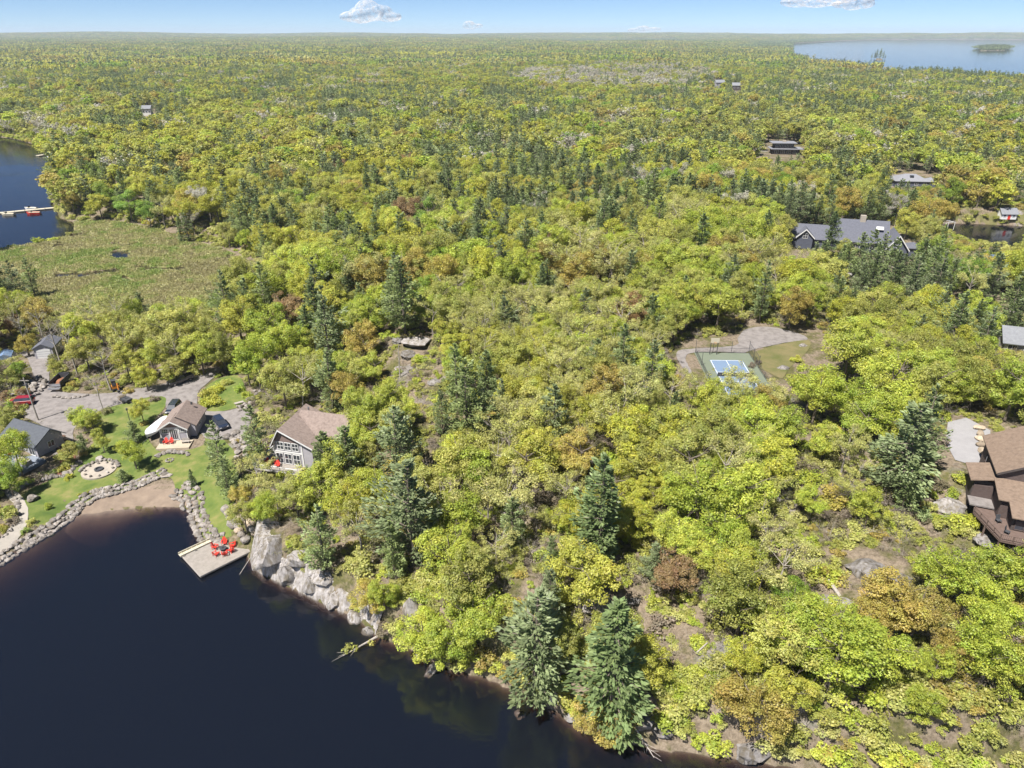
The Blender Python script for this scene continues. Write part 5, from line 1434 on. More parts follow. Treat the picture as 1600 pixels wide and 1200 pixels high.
# ------------------------------------------------------------------ two-storey cottage on the hillside
h = thing('two_storey_cottage', 'two-storey grey cottage with brown V-shaped roof among pines', 'house', (-41.0, 105.0, 4.9), R(-14))
gable_wall(0, 7.2, 0, 8.8, 4.2, 6.9, z0=-3.5, ridge=1.5).build('wall', M_SIDING, h)
gable_wall(5.0, 11.2, 3.4, 9.6, 4.9, 7.2, axis='x', z0=-2).build('wing_wall', M_SIDING, h)
ro = gable_roof(0, 7.2, 0, 8.8, 4.2, 6.9, over=.55, ridge=1.5).build('roof', M_BROWNROOF, h)
gable_roof(2.6, 11.2, 3.4, 9.6, 4.9, 7.22, axis='x', over=.5).build('wing_roof', M_BROWNROOF, h)
MB().tube((3.2, 7.2, 5.5), (3.2, 7.2, 7.6), .16, n=8).build('chimney_pipe', M_CHROME, ro)
rake_trim(h, 0, 7.2, -.60, 4.2, 6.9, M_WHITE, xr=1.5)
MB().prism([(.15, -.02, 4.5), (5.9, -.02, 4.5), (1.5, -.02, 6.6)], (0, -.04, 0)).build('gable_shingles', M_SHAKE, h)
for x, w_ in ((1.3, 1.25), (2.7, 1.25), (4.1, 1.25)):
    window(h, (x, -.03, 3.65), w_, 1.55, cols=2, rows=2)
for x in (.9, 2.5, 4.1):
    window(h, (x, -.03, 1.15), 1.35, 2.1, cols=2, rows=2, name='glass_door')
for x in (.08, 5.3):
    MB().bb(x - .1, x + .1, -.09, -.02, -.1, 4.4).build('corner_trim', M_WHITE, h)
MB().bb(.2, 5.2, -.08, -.012, 2.35, 2.62).build('band_trim', M_WHITE, h)
window(h, (-.03, 2.0, 3.5), 1.0, 1.4, '-x', 1, 2)
dk = MB()
for k in range(16):
    dk.bb(-2.6, 5.6, -2.8 + k * .18, -2.8 + k * .18 + .165, -.08, 0)
tag(dk.build('deck_boards', M_DECKING, h), kind='stuff')
MB().bb(-2.6, -.05, .1, 3.4, -.08, 0).build('side_deck', M_DECKING, h)
railing(h, [(-2.55, 3.3), (-2.55, -2.75), (5.5, -2.75)], 0, 1.05, M_WHITE)
for x in (-2.45, 1.5, 5.4):
    for y in (-2.65,):
        MB().bb(x - .1, x + .1, y - .1, y + .1, -3.6, -.09).build('deck_post', M_WHITE, h)
for k, (dx, dy, lab) in enumerate(((-1.4, -.9, 'red slatted armchair on the cottage deck by the corner'), (.9, -1.2, 'red slatted armchair on the cottage deck in front of the glass doors'), (-.4, -.4, 'red slatted armchair on the cottage deck tight to the wall'))):
    q = h.matrix_basis @ Vector((dx, dy, .01))
    chair(q.x, q.y, q.z, R(-14 + 20 * k), lab, 'red chairs on the cottage deck')

# ------------------------------------------------------------------ waterfront house with dark roof
lz = hz(-89, 116)
h = thing('waterfront_house', 'grey waterfront house with charcoal roof beside the shady terrace', 'house', (-90.0, 115.4, lz), R(-24))
gable_wall(-4.6, 4.4, -2.6, 2.6, 2.6, 4.4, axis='x', ridge=.5).build('wall', M_SIDING, h)
gable_roof(-4.6, 4.4, -2.6, 2.6, 2.6, 4.4, axis='x', over=.55, ridge=.5).build('roof', M_DARKROOF, h)
for x in (-3.2, -1.2, .8):
    window(h, (x, -2.62, 1.7), 1.4, 1.5, cols=2, rows=1)
window(h, (3.0, -2.62, 1.25), 1.6, 2.2, cols=2, name='glass_door')
window(h, (4.42, .2, 1.5), 1.3, 1.3, '+x', 2)
MB().bb(-6, 6.4, -7.6, -2.7, -.5, .14).build('terrace', M_BLUESTONE, h)
MB().bb(2.6, 5.6, -5.8, -4.6, .142, 1.0).build('outdoor_counter', M_STONEWALL, h)
for k, (dx, dy) in enumerate(((-3, -5.4), (-1, -4.4))):
    q = h.matrix_basis @ Vector((dx, dy, .15))
    chair(q.x, q.y, q.z, R(-24 + 60 * k), ('red slatted armchair on the blue-grey terrace near the stone counter', 'red slatted armchair on the blue-grey terrace by the house wall')[k], 'red chairs on the terrace')
x, y, z = hit(95, 700)
mu = sheet('mulch_bed', pxpoly([(88, 700), (98, 682), (108, 690), (118, 705), (112, 728), (96, 738), (86, 735), (94, 718)], 1.9), M_MULCH, .14, .8, 1.2)

# ------------------------------------------------------------------ garage, tarp, pole
def vertical_pole(ppx, ppy):
    return hit(ppx, ppy)
x, y, z = hit(71, 560)
h = thing('small_garage', 'small grey-roofed garage with a white panelled door', 'garage', (x, y, z), R(12))
gable_wall(-2, 2, 0, 6, 2.6, 3.6).build('wall', M_SIDING, h)
gable_roof(-2, 2, 0, 6, 2.6, 3.6, over=.3).build('roof', M_SLATEROOF, h)
gd = MB().bb(-1.5, 1.5, -.06, -.01, .05, 2.3).build('garage_door', M_WHITE, h)
for k in range(1, 4):
    MB().bb(-1.48, 1.48, -.085, -.062, .05 + .56 * k, .09 + .56 * k).build('door_rib', M_SIDING, gd)
x, y, z = hit(8, 566)
h = thing('tarp_shelter', 'pale blue tarpaulin shelter beside the drive', 'shelter', (x, y, z), R(25))
MB().prism([(-1.8, 0, 0), (1.8, 0, 0), (1.5, 0, 1.2), (0, 0, 1.9), (-1.5, 0, 1.2)], (0, 4, 0)).build('tarp_cover', M_BLUETARP, h)
MB().prism([(-1.2, -.02, .05), (1.2, -.02, .05), (1.0, -.02, 1.0), (-1.0, -.02, 1.0)], (0, -.03, 0)).build('front_flap', M_BLUETARP, h)
x, y, z = hit(60, 657)
h = thing('utility_pole', 'tall weathered utility pole beside the gravel drive', 'utility pole', (x, y, z))
MB().tube((0, 0, -.4), (-.15, 0, 9.5), .17, .11, 8).build('shaft', M_GREYWOOD, h)
MB().box((-.14, 0, 8.9), (1.8, .12, .12)).build('cross_arm', M_GREYWOOD, h)
for sx in (-.7, 0.1, .7):
    MB().lathe([(.05, 8.98), (.07, 9.05), (.04, 9.15)], 6, (sx - .14, 0, 0)).build('insulator', M_CHAR, h)
MB().lathe([(.2, 7.5), (.22, 7.6), (.22, 8.3), (.16, 8.4)], 8, (.2, -.2, 0)).build('transformer', M_CHAR, h)
x, y, z = hit(204, 662)
h = thing('lamp_post', 'slim dark lamp post standing on the lawn', 'lamp post', (x, y, z))
MB().tube((0, 0, -.1), (0, 0, 3.0), .07, .05, 8).build('post', M_CHAR, h)
MB().lathe([(.05, 3.0), (.16, 3.05), (.2, 3.4), (.05, 3.55)], 8).build('lantern', M_CHAR, h)

# ------------------------------------------------------------------ vehicles
def car(name, label, x, y, z, rz, paint, pickup=False, group=None):
    t = thing(name, label, 'pickup truck' if pickup else 'car', (x, y, z), rz, group)
    L_ = 5.5 if pickup else 4.75
    hl = L_ / 2
    prof = [(-hl, .45), (-hl + .05, .95), (-hl + 1.15, 1.08), (hl - .15, 1.12), (hl, .95), (hl, .42), (hl - .5, .32), (-hl + .4, .32)]
    body = MB()
    for w_, k in ((.93, 1.0),):
        body.prism([(-w_, a, b) for a, b in prof], (2 * w_, 0, 0))
    bo = body.build('body', paint, t)
    mod = bo.modifiers.new('bevel', 'BEVEL'); mod.width = .09; mod.segments = 3; mod.limit_method = 'ANGLE'
    y0, y1 = (-.75, .95) if pickup else (-1.0, hl - .12)
    zt = 1.78 if pickup else 1.70
    cab = [(-.86, y0 - .45, 1.06), (.86, y0 - .45, 1.06), (.86, y1 + .05, 1.09), (-.86, y1 + .05, 1.09), (-.68, y0 + .35, zt), (.68, y0 + .35, zt), (.70, y1 - .3, zt), (-.70, y1 - .3, zt)]
    MB().add(cab, [(0, 1, 5, 4), (1, 2, 6, 5), (2, 3, 7, 6), (3, 0, 4, 7), (4, 5, 6, 7)]).build('windows', M_GLASS, t)
    MB().box((0, (y0 + y1) / 2 + .03, zt + .012), (1.38, y1 - y0 - .55, .05)).build('roof', paint, t)
    if pickup:
        for sx in (-1, 1):
            MB().box((sx * .86, 1.85, 1.22), (.10, 1.7, .26)).build('bed_side', paint, t)
        MB().box((0, hl - .08, 1.22), (1.7, .08, .26)).build('tailgate', paint, t)
        MB().box((0, 1.85, 1.13), (1.6, 1.7, .03)).build('bed_floor', M_BLACK, t)
    for sx in (-1, 1):
        for sy in (-hl + .95, hl - 1.0):
            wh = MB().tube((sx * .74, sy, .36), (sx * .97, sy, .36), .36, n=14).build('wheel', M_BLACK, t)
            MB().tube((sx * .965, sy, .36), (sx * .985, sy, .36), .22, n=10).build('rim', M_CHROME, wh)
        MB().box((sx * .66, -hl - .0, .80), (.38, .06, .16)).build('headlight', M_WHITE, t)
        MB().box((sx * .74, hl + .0, .90), (.26, .05, .22)).build('tail_light', M_RED, t)
        MB().box((sx * 1.0, y0 - .05, 1.12), (.16, .10, .14)).build('wing_mirror', paint, t)
    return t
def heading(p0, p1, z):
    """the car's front is -y; from rear pixel p0 to front pixel p1"""
    a, b = P(*p0, z), P(*p1, z)
    return math.atan2(b[1] - a[1], b[0] - a[0]) + R(90)
def park(ppx, ppy):
    x, y, z = hit(ppx, ppy, .8)
    return x, y, z + .10
car('parked_suv', 'dark navy SUV parked behind the small white cottage', *park(271, 637), R(4), M_NAVY, group='cars on the gravel')
car('parked_suv', 'dark navy SUV on the gravel turning circle beside the cottage', *park(344.5, 661), heading((338, 655), (352, 671), 2.4), M_NAVY, group='cars on the gravel')
car('parked_pickup', 'black pickup truck parked under the trees along the drive', *park(282, 593), heading((299, 588), (264, 600), 2.8), M_BLKPAINT, True)
x, y, z = park(1040, 363)
car('parked_car', 'white car glimpsed among the pines behind the court', x, y, z, R(70), M_BOATWHITE)
x, y, z = park(33, 627)
car('parked_hatchback', 'red car half hidden by shrubs beside the boulder pile', x, y, z, R(-80), mat('dark_red_car_paint', (.26, .012, .025), (.22, .01, .02), 1, .3, coat=1.0))

x, y, z = hit(246, 670, .8)
bt = thing('covered_boat', 'white covered motorboat on its trailer beside the small cottage', 'boat', (x, y, z), R(-9))
rows_ = []
for k in range(11):
    t_ = k / 10
    yy = -3.4 + 6.8 * t_
    wd = 1.25 * (1 - max(0, (.35 - t_) / .35) ** 2.2) * (1 if t_ < .9 else .97) + .06
    top = 1.75 + .25 * math.sin(t_ * 3.1)
    rows_.append([(-wd * .55, yy, .72 + .35 * max(0, .3 - t_)), (-wd, yy, 1.25), (-wd * .98, yy, 1.45), (-wd * .45, yy, top), (0, yy, top + .12), (wd * .45, yy, top), (wd * .98, yy, 1.45), (wd, yy, 1.25), (wd * .55, yy, .72 + .35 * max(0, .3 - t_))])
hull, cov = MB(), MB()
def strip(m, a, b):
    vs_, fs = [], []
    for r in rows_:
        vs_ += r[a:b]
    w_ = b - a
    for k in range(len(rows_) - 1):
        fs += [(k * w_ + i, k * w_ + i + 1, (k + 1) * w_ + i + 1, (k + 1) * w_ + i) for i in range(w_ - 1)]
    m.add(vs_, fs)
    return m
strip(cov, 2, 7); strip(hull, 0, 3); strip(hull, 6, 9)
hull.add(rows_[-1], [tuple(range(9))]); hull.add([rows_[k][i] for k in range(11) for i in (0, 8)], [(2 * k, 2 * k + 1, 2 * k + 3, 2 * k + 2) for k in range(10)])
hull.build('hull', M_BOATWHITE, bt, smooth_shade=True); cov.build('cover', M_BOATWHITE, bt, smooth_shade=True)
MB().box((0, 3.5, 1.1), (.5, .35, .9)).build('outboard_motor', M_CHAR, bt)
tr_ = MB().box((0, .3, .52), (1.5, 5.6, .10)).build('trailer_frame', M_CHAR, bt)
MB().tube((0, -2.5, .5), (0, -4.6, .45), .06).build('tow_bar', M_CHAR, tr_)
for sx in (-1, 1):
    MB().tube((sx * .95, 1.2, .34), (sx * 1.15, 1.2, .34), .34, n=12).build('wheel', M_BLACK, bt)

x, y, z = hit(94, 598, .8)
dt = thing('dump_trailer', 'open dump trailer with dark sides and a rusty load bed', 'trailer', (x, y, z + .1), R(6))
for sx in (-1, 1):
    MB().bb(sx * 1.15 - .06, sx * 1.15 + .06, -2.2, 2.4, .8, 1.9).build('side_panel', M_CHAR, dt)
MB().bb(-1.08, 1.08, -2.2, 2.4, .8, .88).build('load_bed', M_BOX, dt)
MB().bb(-1.08, 1.08, 2.34, 2.44, .882, 2.1).build('headboard', M_CHAR, dt)
MB().bb(-1.08, 1.08, -2.26, -2.16, .882, 1.5).build('tailgate', M_CHROME, dt)
MB().lathe([(.9, 0), (.7, .3), (.2, .5)], 9, (0, .4, .885), sy=1.4).build('load', M_BOX, dt)
MB().bb(-1.2, 1.2, -3.2, -2.3, .55, .72).build('ramp', M_CHROME, dt)
for sx in (-1, 1):
    for yy in (-.6, .4):
        MB().tube((sx * 1.0, yy, .38), (sx * 1.28, yy, .38), .38, n=12).build('wheel', M_BLACK, dt)
MB().tube((0, 2.4, .6), (0, 4.0, .5), .07).build('tow_bar', M_CHAR, dt)

x, y, z = hit(181, 606, .5)
ex = thing('mini_excavator', 'small orange excavator parked beside the gravel drive', 'excavator', (x, y, z + .05), R(30))
for sx in (-1, 1):
    MB().bb(sx * .6 - .16, sx * .6 + .16, -.95, .95, 0, .45).build('track', M_BLACK, ex)
MB().bb(-.42, .42, -.5, .5, .2, .5).build('undercarriage', M_CHAR, ex)
MB().bb(-.75, .75, -.5, 1.0, .52, 1.15).build('body', M_ORANGE, ex)
cb = MB().bb(-.6, .2, -.55, .45, 1.152, 2.3).build('cab', M_GLASS, ex)
MB().bb(-.66, .26, -.62, .52, 2.302, 2.4).build('cab_roof', M_CHAR, cb)
MB().tube((.45, -.5, .9), (.45, -1.7, 2.1), .13, .11).build('boom', M_ORANGE, ex)
MB().tube((.45, -1.7, 2.1), (.45, -2.4, .9), .10, .08).build('dipper_arm', M_ORANGE, ex)
MB().prism([(.2, -2.3, .9), (.2, -2.7, .8), (.2, -2.6, .3), (.2, -2.2, .4)], (.5, 0, 0)).build('bucket', M_CHAR, ex)
x, y, z = hit(198, 626, .4)
uv = thing('utility_trailer', 'small grey utility cart beside the drive shrubs', 'cart', (x, y, z + .05), R(60))
MB().bb(-.7, .7, -1.1, 1.1, .5, .9).build('box', M_CHAR, uv)
for sx in (-1, 1):
    MB().tube((sx * .72, 0, .3), (sx * .9, 0, .3), .3, n=10).build('wheel', M_BLACK, uv)
MB().tube((0, -1.1, .5), (0, -2.1, .4), .05).build('tow_bar', M_CHAR, uv)
x, y, z = hit(374, 631, .4)
pt = thing('picnic_table', 'grey picnic table beside the turning circle rocks', 'table', (x, y, z), R(35))
MB().bb(-.9, .9, -.38, .38, .72, .77).build('table_top', M_GREYWOOD, pt)
for sy in (-1, 1):
    MB().bb(-.9, .9, sy * .75 - .14, sy * .75 + .14, .42, .46).build('bench', M_GREYWOOD, pt)
for sx in (-.65, .65):
    MB().bb(sx - .04, sx + .04, -.7, .7, .34, .41).build('leg_brace', M_GREYWOOD, pt)
    for sy in (-1, 1):
        MB().tube((sx, sy * .28, .71), (sx, sy * .7, 0), .045, n=4).build('leg', M_GREYWOOD, pt)

# ------------------------------------------------------------------ fire circle and garden
x, y, z = hit(155, 735)
fc_ = thing('fire_circle', 'round pale stone patio with a fire ring on the lawn', 'patio', (x, y, z), 0)
MB().lathe([(2.9, -.5), (2.9, .16)], 36).build('paving', M_STONEWALL, fc_)
MB().lathe([(.75, .162), (.75, .42), (.5, .42), (.5, .2)], 16).build('fire_ring', M_CHAR, fc_)
for k in range(10):
    a = k * .628 + .2
    s = link('seat_stone', STONES[k % 6], fc_, (2.3 * math.cos(a), 2.3 * math.sin(a), .3), k); s.scale = (.3, .24, .3)
for k in range(14):
    a = R(20) + k * R(13)
    s = link('back_stone', STONES[k % 6], fc_, (3.1 * math.cos(a), 3.1 * math.sin(a), .3), k * 1.3); s.scale = (.5, .4, .42)
def single_stone(ppx, ppy, s, label):
    x, y, z = hit(ppx, ppy)
    o = link('boulder', STONES[rnd.randrange(6)], None, (x, y, z + s[2] * .35), rnd.uniform(0, 6)); o.scale = s
    tag(o, label, 'rock')
single_stone(53, 781, (1.2, .9, 1.1), 'single pale upright boulder on the lawn by the path')
single_stone(120, 727, (1.2, .9, .8), 'pale flat-topped boulder at the end of the retaining wall')
single_stone(157, 718, (.9, .7, .7), 'grey boulder behind the round stone patio')
single_stone(262, 744, (1.3, .7, .35), 'flat pale slab at the head of the beach')

SHRUB_N = 0
def shrub(ppx, ppy, r, cls, label, hs=1.0):
    x, y, z = hit(ppx, ppy, .5 * r)
    tm, cm, _ = PROTO['bush'][rnd.randrange(4)]
    t = thing('shrub', label, 'shrub', (x, y, z + .05), rnd.uniform(0, 6), 'garden shrubs')
    t.scale = (r / 1.3, r / 1.3, r / 1.3 * hs)
    link('stems', tm, t); c = link('foliage', cm, t); c['tint'] = tint(cls)
for a in [(325, 612, 2.3, 'yellow', 'bright yellow-green hedge clump on the turning circle verge'), (334, 625, 2.2, 'yellow', 'bright yellow-green hedge clump at the verge corner'), (322, 628, 2.0, 'yellow', 'low yellow-green hedge clump at the gravel edge'), (337, 605, 1.9, 'yellow', 'yellow-green hedge clump at the back of the verge'),
          (124, 773, .55, 'yellow', 'small yellow flower clump at the lawn edge above the stones, western one'), (131, 771, .55, 'yellow', 'small yellow flower clump at the lawn edge, middle of three'), (138, 769, .5, 'yellow', 'small yellow flower clump at the lawn edge, eastern one'),
          (217, 753, .5, 'yellow', 'yellow flower clump above the beach stones'), (226, 751, .5, 'yellow', 'yellow flower clump near the flat slab above the beach'), (108, 744, 1.0, 'yellow', 'round golden shrub at the foot of the retaining wall'),
          (92, 712, 1.5, 'olive', 'olive shrub in the mulch bed by the terrace'), (108, 722, 1.6, 'olive', 'broad olive shrub beside the retaining wall'), (98, 730, 1.4, 'yellow', 'golden shrub at the terrace edge'), (80, 737, 1.2, 'green', 'green shrub row at the terrace foot, nearest the wall'), (64, 744, 1.2, 'green', 'green shrub at the terrace foot'), (45, 752, 1.1, 'green', 'green shrub between path and terrace'),
          (130, 706, 1.1, 'bronze', 'bronze shrub at the corner of the mulch bed'), (122, 695, 1.3, 'green', 'dark green shrub by the drive end'), (225, 660, 1.0, 'bronze', 'small bronze shrub on the lawn near the boat'), (20, 812, 1.3, 'brush', 'brown shrub inside the path curve'), (8, 800, 1.4, 'green', 'green shrub inside the path curve'), (12, 795, 1.2, 'olive', 'olive shrub beside the path stones'), (5, 825, 1.0, 'yellow', 'yellow shrub at the water end of the path'),
          (75, 790, .9, 'lime', 'lime shrub on the bank below the lawn'), (48, 815, 1.0, 'olive', 'olive shrub on the bank below the path'), (40, 828, .9, 'green', 'green shrub low on the bank by the riprap'), (16, 634, 1.7, 'green', 'green shrub under the boulder pile'), (27, 634, 1.5, 'rust', 'red-brown shrub screening the red car'), (36, 636, 1.3, 'olive', 'olive shrub screening the red car'), (30, 645, 1.5, 'olive', 'olive shrub by the utility pole'), (25, 625, 1.3, 'rust', 'red-leaved shrub beside the red car'), (5, 617, 1.6, 'rust', 'large red-leaved shrub at the drive edge'),
          (112, 600, 1.6, 'bronze', 'bronze shrub beside the dump trailer'), (105, 606, 1.3, 'olive', 'olive shrub in front of the dump trailer'), (240, 622, 1.3, 'brush', 'leafless shrub behind the golden garden tree'), (165, 640, 1.5, 'brush', 'leafless shrub under the bare birches'), (190, 620, 1.3, 'brush', 'leafless shrub by the orange excavator'), (200, 610, 1.3, 'bronze', 'bronze shrub behind the orange excavator'),
          (372, 605, 1.6, 'green', 'green shrub at the back of the turning circle'), (385, 615, 1.5, 'lime', 'lime shrub by the picnic table'), (355, 595, 1.6, 'olive', 'olive shrub behind the verge'), (425, 730, 1.5, 'olive', 'olive shrub under the cottage deck'), (445, 742, 1.8, 'lime', 'lime shrub below the cottage deck railing'), (465, 735, 1.8, 'pale', 'pale shrub beside the cottage deck'),
          (1545, 790, .9, 'brush', 'dry shrub beside the timber deck steps'), (1500, 745, 1.5, 'lime', 'lime shrub at the corner of the brown house'), (1490, 770, 1.4, 'lime', 'lime shrub beside the pale mossy boulder'), (1520, 815, 1.6, 'yellow', 'golden shrub below the timber deck'), (1505, 825, 1.5, 'olive', 'olive shrub below the timber deck'), (1440, 800, 1.6, 'pine', 'dark juniper on the open slope'),
          (1175, 570, 1.1, 'brush', 'dry grey shrub between court fence and meadow'), (1185, 565, 1.0, 'brush', 'dry grey shrub at the meadow corner'), (1245, 560, 1.6, 'yellow', 'golden shrub at the edge of the court meadow')]:
    shrub(*a)

# ------------------------------------------------------------------ the sports court
h = thing('sports_court', 'blue and green fenced sports court with white lines', 'sports court', (COURT_C[0], COURT_C[1], 9.0), COURT_RZ)
MB().bb(-6.0, 6.0, -14.2, 13.4, -.3, .11).build('green_surface', M_GREENCOURT, h)
MB().bb(-3.5, 3.5, -7.0, 9.4, .105, .114).build('blue_surface', M_BLUECOURT, h)
for x in (-3.3, 3.3):
    MB().bb(x - .06, x + .06, -6.8, 9.2, .1145, .118).build('court_line', M_LINE, h)
for y in (-6.8, -.9, 3.3, 9.2):
    MB().bb(-3.23, 3.23, y - .06, y + .06, .1145, .118).build('court_line', M_LINE, h)
for y0, y1 in ((-6.73, -.97), (3.37, 9.13)):
    MB().bb(-.06, .06, y0, y1, .1145, .118).build('court_line', M_LINE, h)
nt = thing('court_net', 'low dark net across the middle of the blue court', 'net', (COURT_C[0], COURT_C[1], 9.118), COURT_RZ)
MB().bb(-3.6, 3.6, 1.19, 1.21, .05, .9).build('net_mesh', M_CHAR, nt)
for x in (-3.65, 3.65):
    MB().tube((x, 1.2, 0), (x, 1.2, .95), .05).build('net_post', M_CHAR, nt)
fe = thing('court_fence', 'dark wire fence around the sports court', 'fence', (COURT_C[0], COURT_C[1], 9.0), COURT_RZ)
px_ = [(-5.8, -13.9), (-5.8, -7), (-5.8, 0), (-5.8, 6.5), (-5.8, 13.2), (-2, 13.2), (2, 13.2), (5.8, 13.2), (5.8, 9.5), (5.8, 5.5), (5.8, 1), (5.8, -5), (5.8, -13.9)]
for x, y in px_:
    MB().tube((x, y, 0), (x, y, 3.0 if y > 5 or y < -13 else 1.4), .05, n=6).build('fence_post', M_CHAR, fe)
for (xa, ya), (xb, yb), hh in (((-5.8, 13.2), (5.8, 13.2), 1.3), ((5.8, 13.2), (5.8, 5.5), 2.6), ((-5.8, 13.2), (-5.8, -13.9), 1.2), ((5.8, 5.5), (5.8, -13.9), 1.2)):
    for zz in (.2, hh):
        MB().tube((xa, ya, zz), (xb, yb, zz), .03, n=5).build('rail', M_CHAR, fe)
    wm = MB(); L_ = math.hypot(xb - xa, yb - ya); k_ = int(L_ / .25)
    for k in range(k_):
        t_ = (k + .5) / k_
        wm.box((xa + (xb - xa) * t_, ya + (yb - ya) * t_, .2 + (hh - .2) / 2), (.014, .014, hh - .2))
    for k in range(int(hh / .25)):
        wm.tube((xa, ya, .2 + .25 * k), (xb, yb, .2 + .25 * k), .008, n=3)
    tag(wm.build('wire_mesh', M_CHAR, fe), kind='stuff')
bh = thing('basketball_hoop', 'basketball hoop with pale backboard behind the court', 'basketball hoop', (COURT_C[0] - 1.7, COURT_C[1] + 12.4, 9.11), COURT_RZ)
for sx in (-.75, .75):
    MB().tube((sx, 0, 0), (sx, -.2, 3.4), .08, n=6).build('post', M_CHAR, bh)
MB().bb(-.9, .9, -.36, -.31, 2.9, 4.0).build('backboard', M_CREAM, bh)
rg = MB()
for k in range(12):
    a0, a1 = k * .5236, (k + 1) * .5236
    rg.tube((.23 * math.cos(a0), -.64 + .23 * math.sin(a0), 3.05), (.23 * math.cos(a1), -.64 + .23 * math.sin(a1), 3.05), .02, n=4)
rg.build('rim', M_ORANGE, bh)

# ------------------------------------------------------------------ brown house on the right-hand bluff
h = thing('brown_house', 'rambling dark timber house with tan roofs and a railed deck', 'house', (68.1, 83.8, 12.3), R(-22))
gable_wall(.4, 8.6, .4, 10.5, 4.6, 7.0, z0=-2).build('tall_wall', M_BROWNWALL, h)
gable_roof(.4, 8.6, .4, 10.5, 4.6, 7.0, over=.55).build('tall_roof', M_TANROOF, h)
rake_trim(h, .4, 8.6, -.16, 4.6, 7.0, M_DARKWALL, wd=.3)
MB().bb(-2.3, .38, .3, 4.2, -2, 2.55).build('side_wall', M_DARKWALL, h)
MB().prism([(-2.9, -.3, 2.62), (.35, -.3, 3.35), (.35, -.3, 3.5), (-2.9, -.3, 2.78)], (0, 4.9, 0)).build('side_roof', M_TANROOF, h)
MB().bb(.45, 8.6, -3.8, .38, -3.5, 2.7).build('front_wall', M_BROWNWALL, h)
MB().bb(1.6, 8.6, -6.4, -3.82, -3.5, 1.9).build('lower_wall', M_DARKWALL, h)
MB().prism([(-.15, .35, 3.55), (-.15, -4.3, 2.75), (-.15, -4.3, 2.6), (-.15, .35, 3.4)], (9.2, 0, 0)).build('front_roof', M_TANROOF, h)
MB().prism([(1.1, -4.31, 2.74), (1.1, -7.2, 2.05), (1.1, -7.2, 1.9), (1.1, -4.31, 2.59)], (8.0, 0, 0)).build('lower_roof', M_TANROOF, h)
MB().bb(-2.2, .3, .15, .28, -.1, 1.9).build('board_panel', M_BROWNWALL, h)
MB().bb(-2.6, .4, -2.2, .1, -.25, -.05).build('landing', M_GRAVEL, h)
window(h, (3.0, -6.42, .7), 2.2, 1.8, cols=2, m=M_BROWNWALL)
window(h, (6.2, -6.42, .7), 2.2, 1.8, cols=2, m=M_BROWNWALL)
window(h, (.38, 4.8, 2.4), 1.0, 1.2, '-x', m=M_BROWNWALL); window(h, (.38, 7.6, 2.4), 1.0, 1.2, '-x', m=M_BROWNWALL)
window(h, (4.5, .37, 4.9), 2.0, 1.0, cols=2, m=M_BROWNWALL)
MB().prism([(-2.4, -3.9, -.5), (-.15, -9.7, -.5), (8.6, -9.7, -.5), (8.6, -6.42, -.5), (1.58, -6.42, -.5), (1.58, -3.85, -.5), (.4, -3.85, -.5), (.4, -2.3, -.5), (-2.0, -2.3, -.5)], (0, 0, .14)).build('deck_floor', M_TIMBER, h)
railing(h, [(-2.35, -3.95), (-.15, -9.65), (8.5, -9.65)], -.36, 1.05, M_TIMBER, 1.5, .1)
for x, y in ((-.1, -9.4), (3.0, -9.4), (6, -9.4), (-1.3, -6.6)):
    MB().bb(x - .1, x + .1, y - .1, y + .1, -4.6, -.51).build('deck_post', M_TIMBER, h)
for k, (x, y) in enumerate(((.4, -5.2), (1.0, -7.6))):
    q = h.matrix_basis @ Vector((x, y, -.35))
    o = thing('deck_chair', ('dark slatted chair on the timber deck by the house corner', 'dark slatted chair on the timber deck beside the railing')[k], 'chair', q, R(40 * k), 'chairs on the timber deck')
    MB().bb(-.3, .3, -.3, .3, .38, .43).build('seat', M_CHAR, o); MB().box((0, .3, .72), (.6, .04, .7), rx=R(-12)).build('backrest', M_CHAR, o)
    for sx in (-.27, .27):
        for sy in (-.27, .27):
            MB().bb(sx - .02, sx + .02, sy - .02, sy + .02, 0, .38).build('leg', M_CHAR, o)
for k, (sx_, sy_) in enumerate(((78.3, 103.4), (77.4, 101.7), (76.4, 99.9), (75.5, 98.2), (74.5, 96.1))):
    o = link('drive_stone', TANS[k % 3], None, (sx_, sy_, hz(sx_, sy_) + .42), k * 1.1); o.scale = (1.0, .75, .8)
    tag(o, 'rounded tan stone in the row edging the paved drive, number %s from the house' % ('five', 'four', 'three', 'two', 'one')[k], 'rock', 'stones along the paved drive')

